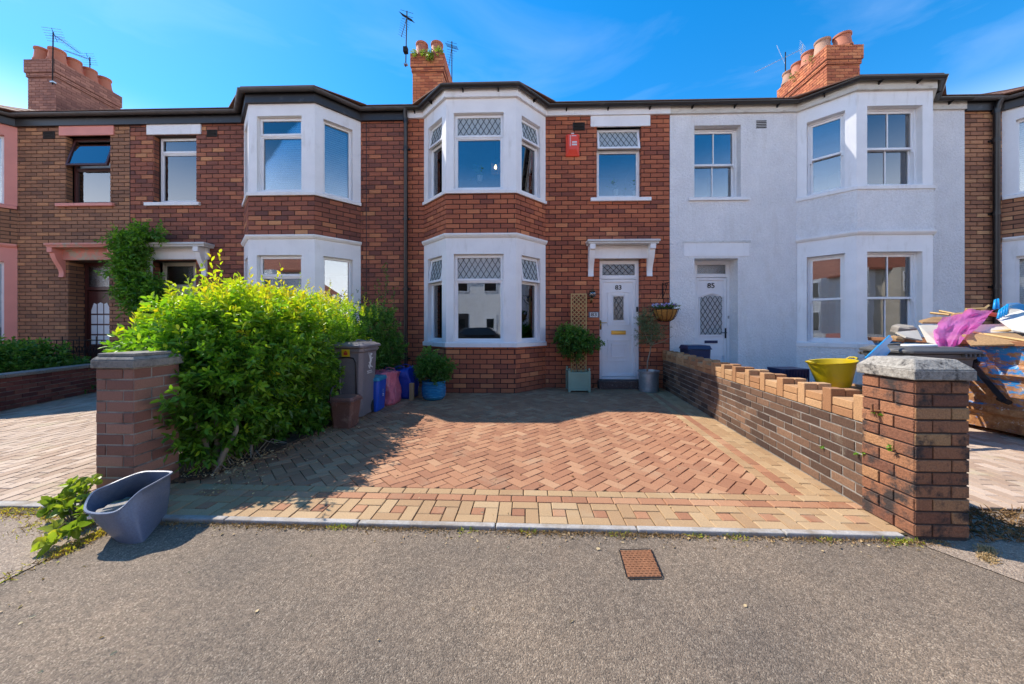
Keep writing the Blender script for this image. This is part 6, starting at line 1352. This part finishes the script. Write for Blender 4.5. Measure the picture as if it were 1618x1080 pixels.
board([(1596, 488, 5.3), (1645, 488, 5.3), (1650, 505, 5.0), (1594, 502, 5.0)], .012, 'plasterboard', 'beige card behind the large white sheet in the skip')
board([(1452, 506, 5.3), (1475, 500, 5.5), (1498, 500, 5.5), (1490, 509, 5.2), (1458, 509, 5.1)], .02, 'chipboard', 'brown torn board at the back left of the skip')
sticks = [((1532, 524, 4.55), (1630, 540, 4.0), 'thin pale timber strip slanting across the chipboard'), ((1545, 526, 4.6), (1598, 521, 4.4), 'second thin timber strip above the slanting one'), ((1484, 491, 5.4), (1530, 500, 5.1), 'splintered lath behind the pink film'), ((1500, 497, 5.2), (1470, 494, 5.4), 'short grey lath at the top left of the heap'), ((1548, 494, 5.3), (1562, 482, 5.4), 'upright splinter of wood at the top of the heap'), ((1526, 488, 5.3), (1556, 487, 5.3), 'flat brown offcut at the top of the heap')]
for a, b, lab in sticks: a, b = Vector(PT(*a)), Vector(PT(*b)); m = MB(); m.tube([a, b], .016, 4); solo(m, 'wood_offcut', 'trellis_wood', lab, 'wood offcut', tuple(a), group='wood offcuts in the skip')
for (px, v, Y, w_, h, mt, lab) in ((1534, 489, 5.25, .16, .05, 'orange_plastic', 'orange scrap of plastic on the heap'), (1573, 494, 5.1, .2, .05, 'orange_plastic', 'orange rag beside the blue hose'), (1520, 494, 5.15, .2, .10, 'chipboard', 'folded cardboard piece on top of the heap'), (1430, 514, 5.2, .28, .10, 'rubble', 'lump of beige rubble at the left end of the skip'), (1419, 531, 4.6, .16, .05, 'chipboard', 'brown scrap on the black bin lid')):
    c = Vector(PT(px, v, Y)); m = MB(frame(tuple(c), random.uniform(-.6, .6)) @ Matrix.Rotation(random.uniform(-.3, .3), 4, 'X')); k = 7; ring_ = [(w_/2*math.cos(2*PI*i/k)*random.uniform(.7, 1.1), w_/2.5*math.sin(2*PI*i/k)*random.uniform(.7, 1.1)) for i in range(k)]; m.prism(ring_, -h, 0, inset=min(.02, h*.4)); solo(m, 'waste_scrap', mt, lab, 'rubbish', tuple(c))
# white toilet-seat-like ring scrap and blue hose
c = Vector(PT(1452, 541, 4.3)); c.z = 1.075; m = MB(); m.tube([(c.x+.17*math.cos(t*PI/10), c.y+.09*math.sin(t*PI/10), c.z) for t in range(21)], .018, 7); solo(m, 'plastic_ring', 'white_print', 'white oval plastic ring lying on the black bin lid', 'plastic ring', tuple(c), smooth=True)
hs_ = thing('blue_hose', 'bright blue hose looped over the right end of the skip', 'hose', PT(1590, 500, 4.8))
for k in range(4):
    m = MB(); m.tube([PT(1577+k*4, 500-k*2+3, 4.8), PT(1580+k*4, 490-k*3, 4.85), PT(1592+k*5, 483-k*1.5+1, 4.9), PT(1612, 484-k*2+3, 4.9), PT(1650, 500-k*2, 4.8)], .014, 8); m.build('loop', 'azure_plastic', hs_, smooth=True)
m = MB(); m.tube([PT(1571, 488, 4.9), PT(1573, 474, 4.95), PT(1576, 472, 4.95), PT(1577, 487, 4.9)], .015, 8); m.build('loop', 'azure_plastic', hs_, smooth=True)
# pink film
n = 46; k = 30; vs = []
for j in range(k+1):
    for i in range(n+1):
        s, t = i/n, j/k
        top_u, top_v = 1490+s*82, 500-14*s**.7+3*math.sin(s*9); bot_u, bot_v = 1484+s*60, 549-30*s**1.3+(8*math.sin(s*PI*1.3) if s < .7 else 0)
        px = top_u+(bot_u-top_u)*t-12*math.sin(PI*t)*(1-s); v = top_v+(bot_v-top_v)*t
        Y = 5.15-.75*t**.8+.02*math.sin(17*s+5*t)+.035*math.sin(9*s-14*t)+.03*math.sin(26*s*t+3)+rng.uniform(-.008, .008)
        p = PT(px+rng.uniform(-.4, .4), v+1.0*math.sin(21*s+9*t)+rng.uniform(-.4, .4), Y); vs.append(p)
m = MB(); m.add(vs, [(j*(n+1)+i, j*(n+1)+i+1, (j+1)*(n+1)+i+1, (j+1)*(n+1)+i) for j in range(k) for i in range(n)]); solo(m, 'pink_film', 'pink_film', 'crumpled translucent pink plastic film draped over the skip edge', 'plastic film', PT(1500, 540, 4.45), smooth=True)

# ================================================================== PAVEMENT DETAILS
c4 = [Gp(980, 871), Gp(992, 914), Gp(1046, 913), Gp(1028, 870)]
MC = thing('manhole_cover', 'small square rusty iron access cover set in the pavement', 'manhole cover', (*Gp(1012, 892), -.05)); mc = Vector(Gp(1012, 892))
m = MB(); m.prism(c4, -.06, -.014, inset=.003); drape(m.build('plate', 'rust_plate', MC))
def inl(s, t): a = Vector(c4[0]).lerp(Vector(c4[3]), s); b = Vector(c4[1]).lerp(Vector(c4[2]), s); return a.lerp(b, t)
m = MB()
for i in range(15):
    for j in range(12):
        s, t = (i+.5)/15, (j+.5)/12
        if (i+j) % 2: continue
        p = inl(s, t); r = .006; dx = .7 if (i//1) % 2 else -.7; m.box(p.x-.007, p.x+.007, p.y-.003, p.y+.003, -.0139, -.0115)
drape(m.build('tread', 'rust_plate', MC, kind='stuff'))
fr_ = MB()
for a, b in ((0, 1), (1, 2), (2, 3), (3, 0)):
    A_, B_ = Vector(c4[a]), Vector(c4[b]); d = (B_-A_).normalized(); nn = Vector((-d.y, d.x))*-.008; fr_.add([(A_.x, A_.y, -.0135), (B_.x, B_.y, -.0135), (B_.x+nn.x, B_.y+nn.y, -.0135), (A_.x+nn.x, A_.y+nn.y, -.0135)], [(0, 1, 2, 3)])
drape(fr_.build('frame', 'dark_metal', MC))
def blades(name, lab, pts, h, w_, mat, tone, lean=.7, jt=.12):
    P = np.array(pts, float); n = len(P); D = rng.normal(0, lean, (n, 3))+[0, 0, 1]; D[:, 2] = np.abs(D[:, 2]); o = leaf_part(name, mat, P, D, h*rng.uniform(.5, 1.3, n), w_*rng.uniform(.7, 1.3, n), tone+rng.normal(0, jt, n), droop=.25); o['kind'] = 'stuff'; o['label'] = lab; o['category'] = 'grass' if 'grass' in name else 'leaf litter'; return drape(o)
pts = []
for _ in range(5200):
    x = rng.uniform(-2.6, 2.6); dens = .35+.65*(math.sin(x*3.1)+math.sin(x*7.7+1)+1.2)/2.4
    if rng.random() > max(.12, dens): continue
    pts.append((x, K(x)-abs(rng.normal(0, .022))-.004, -.02))
blades('kerb_grass', 'dry tufts of grass along the driveway edging', pts, .024, .004, 'leaf_dry', .35)
pts = []
for cx_ in (-1.22, -1.16, .05, .62, 1.1, 1.35, 1.9, 2.28, 2.34, 2.3, 2.4, -.35):
    for _ in range(26): pts.append((cx_+rng.normal(0, .035), K(cx_)-abs(rng.normal(0, .02))-.004, -.02))
blades('kerb_grass', 'green tufts of grass growing from the driveway edging', pts, .035, .005, 'leaf_weed', .6)
pts = []
a0, a1 = Vector(Gp(-10, 925)), Vector(Gp(165, 840))
for _ in range(1500):
    t = rng.random(); p = a0.lerp(a1, t)
    if t < .45 and rng.random() > .12: continue
    pts.append((p.x+rng.normal(0, .03), p.y+rng.normal(0, .02), -.02))
for _ in range(2200): pts.append((rng.uniform(-4.6, -3.2), 2.42-abs(rng.normal(0, .07)), -.02))
for _ in range(1500): pts.append((rng.uniform(-3.3, -2.65), 2.42-abs(rng.normal(0, .12)), -.02))
blades('verge_grass', 'dry yellow grass in the cracks left of the blue grey tub', pts[::2], .035, .004, 'leaf_weed', .8); blades('verge_litter', 'brown dry grass matted in the cracks left of the tub', pts[1::2], .035, .004, 'leaf_dry', .4, 1.2)
pts = []
b0, b1 = Vector((2.78, 2.16)), Vector(Gp(1560, 888))
for _ in range(900): t = rng.random(); p = b0.lerp(b1, t); pts.append((p.x+rng.normal(0, .02), p.y+rng.normal(0, .012), -.02))
blades('verge_grass', 'dry yellow grass in the crack right of the right pillar', pts, .028, .004, 'leaf_dry', .7)
pts = [(rng.uniform(2.75, 5.2), 2.2+rng.uniform(0, .36), -.02) for _ in range(5200)]; pts = [p for p in pts if p[1] > 2.16+.0*(p[0]) and p[0] > 2.78]
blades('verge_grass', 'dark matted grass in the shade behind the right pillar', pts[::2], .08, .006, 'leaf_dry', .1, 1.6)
# bramble-like weed by the tub
q = thing('weed_plant', 'yellow green broad leaved weed sprawling between the left driveway and the tub', 'weed', (*G(110, 830), -.02))
Cs = []; As = []
for (px, v, z) in ((120, 770, .17), (135, 775, .15), (145, 765, .16), (118, 782, .12), (100, 795, .10), (85, 800, .08), (110, 805, .08), (125, 800, .08), (70, 805, .08), (95, 815, .05), (130, 812, .05), (85, 840, .02), (120, 835, .03), (100, 850, .0), (88, 858, .0), (75, 815, .04), (140, 830, .0)):
    x, y = G(px, v, z); Cs.append((x, y, z)); As.append((rng.normal(0, .6), rng.normal(0, .6), .5))
Cs = np.array(Cs); As = np.array(As); leaf_part('leaves', 'leaf_weed', *shoots(Cs, As, np.full(len(Cs), .05), 9, .075, .055, rng.uniform(.15, .7, len(Cs)), 1.0), parent=q, kind='stuff')
for c_ in Cs[:12]:
    b = Vector((*G(118, 838, -.02), -.02)); e = Vector(c_); m = MB(); m.tube([b, b.lerp(e, .5)+Vector((0, 0, .05)), e], [.005, .004, .002], 5); m.build('stem', 'leaf_weed' if False else 'twig', q)
q = thing('weed_plant', 'small fern like weed rooted in the right pillar joint', 'weed', (2.415, 2.33, .5))
Pn = np.array([(2.41, 2.335, .52), (2.413, 2.34, .50), (2.44, 2.55, .39), (2.45, 2.62, .37), (2.50, 2.95, .30), (2.43, 2.42, .70), (2.43, 2.46, .72)]); leaf_part('leaves', 'leaf_vine', *shoots(Pn, rng.normal(0, .5, Pn.shape)+[-.7, -.3, .3], np.full(len(Pn), .02), 8, .022, .012, np.full(len(Pn), .7)), parent=q, kind='stuff')
# leaf litter
def litter(lab, pts, s=.02, mat='leaf_dry', tone=.6):
    P = np.array(pts, float); n = len(P); D = rng.normal(0, 1, (n, 3)); D[:, 2] = rng.uniform(0, .15, n); o = leaf_part('leaf_litter', mat, P, D, s*rng.uniform(.4, 1.4, n), s*.6*rng.uniform(.5, 1.3, n), tone+rng.normal(0, .25, n), droop=0); o['kind'] = 'stuff'; o['label'] = lab; o['category'] = 'leaf litter'; drape(o)
pts = []
for _ in range(900): t = rng.random(); y = 2.6+t*3.4; x = -2.62+.1*math.sin(y*3)+abs(rng.normal(0, .18)); pts.append((x, y, .004))
for _ in range(500): pts.append((rng.uniform(-2.95, -2.5), rng.uniform(2.85, 3.5), .035))
for _ in range(160): pts.append((rng.uniform(-2.4, 2.4), rng.uniform(2.4, 6.8), .003))
for _ in range(260): x = rng.uniform(-2.5, 2.4); pts.append((x, K(x)-abs(rng.normal(0, .06)), -.016))
litter('dry leaves and husks scattered along the hedge foot and driveway', pts)
pts = [(x, y, -.018) for x, y in [Gp(px, v) for px, v in ((12, 957), (160, 775-0), (48, 935), (66, 917), (58, 973), (4, 966), (28, 963), (172, 1037), (136, 860+36), (50, 880), (44, 838), (110, 812), (490, 880), (405, 965), (745, 960), (600, 1010), (900, 985), (1180, 960), (300, 905), (30, 985), (155, 1010), (70, 1060))] if abs(x) < 6]
litter('pale flecks and paper scraps on the pavement asphalt', [p for p in pts], .022, 'leaf_dry', 1.0)

# ================================================================== ACROSS THE ROAD (seen reflected in the ground floor windows)
def opposite(x0, x1, wallm, lab, flip):
    O = thing('terraced_house', lab, 'house', ((x0+x1)/2, -12, 0), 'houses across the road'); y = -12; T = Matrix.Rotation(PI, 4, 'Z')
    def L(x): return x
    m = MB(); m.box(x0, x1, y-8, y, -.1, 5.6); m.build('wall', wallm, O)
    m = MB(); pr = [(y+.35, 5.55), (y-4, 8.3), (y-8.3, 5.5), (y-8.3, 5.4), (y-4, 8.1), (y+.35, 5.4)]; vs = [(x0, a, b) for a, b in pr]+[(x1, a, b) for a, b in pr]; k = 6; m.add(vs, [(i, (i+1) % k, k+(i+1) % k, k+i) for i in range(k)]+[tuple(range(k)), tuple(range(2*k-1, k-1, -1))]); m.build('roof', 'opposite_tile', O)
    bx = x0+.5 if flip else x1-3.1; dx = x1-1.5 if flip else x0+.6
    for z0, z1 in ((0, 5.5),): m = MB(); m.prism([(bx, y), (bx+2.6, y), (bx+2.0, y+.65), (bx+.6, y+.65)], z0, z1); m.build('bay', wallm, O)
    for z0, z1 in ((.95, 2.6), (3.8, 5.2)):
        m = MB(); m.box(bx+.75, bx+1.85, y+.651, y+.70, z0, z1); f_ = m.build('window', 'upvc_white', O); m = MB(); m.box(bx+.82, bx+1.78, y+.701, y+.71, z0+.07, z1-.07); m.build('pane', 'dark_glass', f_)
    m = MB(); m.box(dx, dx+.95, y+.001, y+.05, 3.9, 5.2); f_ = m.build('window', 'upvc_white', O); m = MB(); m.box(dx+.07, dx+.88, y+.051, y+.06, 3.97, 5.13); m.build('pane', 'dark_glass', f_)
    m = MB(); m.box(dx, dx+.95, y+.001, y+.05, 0, 2.3); d_ = m.build('door', 'black_paint' if flip else 'upvc_white', O); m = MB(); m.box(dx+.2, dx+.75, y+.051, y+.06, 1.2, 1.9); m.build('pane', 'dark_glass', d_)
    m = MB(); m.box(x0+.02, x1-.02, y+1.2+1.5, y+1.35+1.5, 0, .8); m.build('front_wall', wallm, O)
LB = ['far left end house', 'third house from the left end', '', '']
for i in range(11):
    xx = -26.6+5.8*i; w_ = ['brick83', 'roughcast_white', 'pink_paint', 'roughcast_white', 'roughcast_white', 'roughcast_white', 'plasterboard', 'brick87', 'roughcast_white', 'plasterboard', 'roughcast_white'][i]
    cn = {'brick83': 'dark red brick', 'roughcast_white': 'white rendered', 'pink_paint': 'pink rendered', 'plasterboard': 'cream rendered', 'brick87': 'orange brick'}[w_]
    nth = ['first', 'second', 'third', 'fourth', 'fifth', 'sixth', 'seventh', 'eighth', 'ninth', 'tenth', 'eleventh'][i]
    opposite(xx, xx+5.8, w_, cn+' house across the road, '+nth+' from the left end', i % 2)
def car(x, y, ang, mat, lab):
    C_ = thing('parked_car', lab, 'car', (x, y, -.14)); T = frame((x, y, -.14), ang)
    pr = [(-2.0, .35), (-2.05, .6), (-1.95, .85), (-1.35, .95), (-.75, 1.38), (.55, 1.42), (1.15, 1.0), (1.85, .9), (2.0, .65), (1.98, .35), (1.6, .3), (-1.6, .3)]
    m = MB(T); k = len(pr); w_ = .82; vs = [(a, -w_*(1 if b < 1 else .8), b) for a, b in pr]+[(a, w_*(1 if b < 1 else .8), b) for a, b in pr]; m.add(vs, [(i, (i+1) % k, k+(i+1) % k, k+i) for i in range(k)]+[tuple(range(k-1, -1, -1)), tuple(range(k, 2*k))]); m.build('body', mat, C_, bevel=.05, smooth=True, angle=40)
    for s in (-1, 1): m = MB(T); m.add([(-1.2, s*.80, .97), (-.7, s*.685, 1.33), (.5, s*.685, 1.36), (1.0, s*.80, 1.0)], [(0, 1, 2, 3)]); m.build('side_window', 'dark_glass', C_, solid=.02)
    for a in (-1.25, 1.25):
        for s in (-1, 1): m = MB(T @ Matrix.Translation((a, s*.74, .31)) @ Matrix.Rotation(PI/2, 4, 'X')); m.lathe((0, 0, -.1), [(0, 0), (.2, 0), (.31, .02), (.31, .18), (.2, .2), (0, .2)], 20); wl = m.build('wheel', 'tyre', C_)
        
    for s in (-1, 1): m = MB(T); m.box(1.9, 2.01, s*.6-.14, s*.6+.14, .62, .78); m.build('headlight', 'steel', C_)
car(-2.4, -6.2, 0, 'car_paint', 'dark car parked across the road facing number 83'); car(3.4, -6.3, PI, 'car_silver', 'silver car parked across the road to the right'); car(9.3, -6.25, 0, 'car_paint', 'dark car parked across the road at the far right')
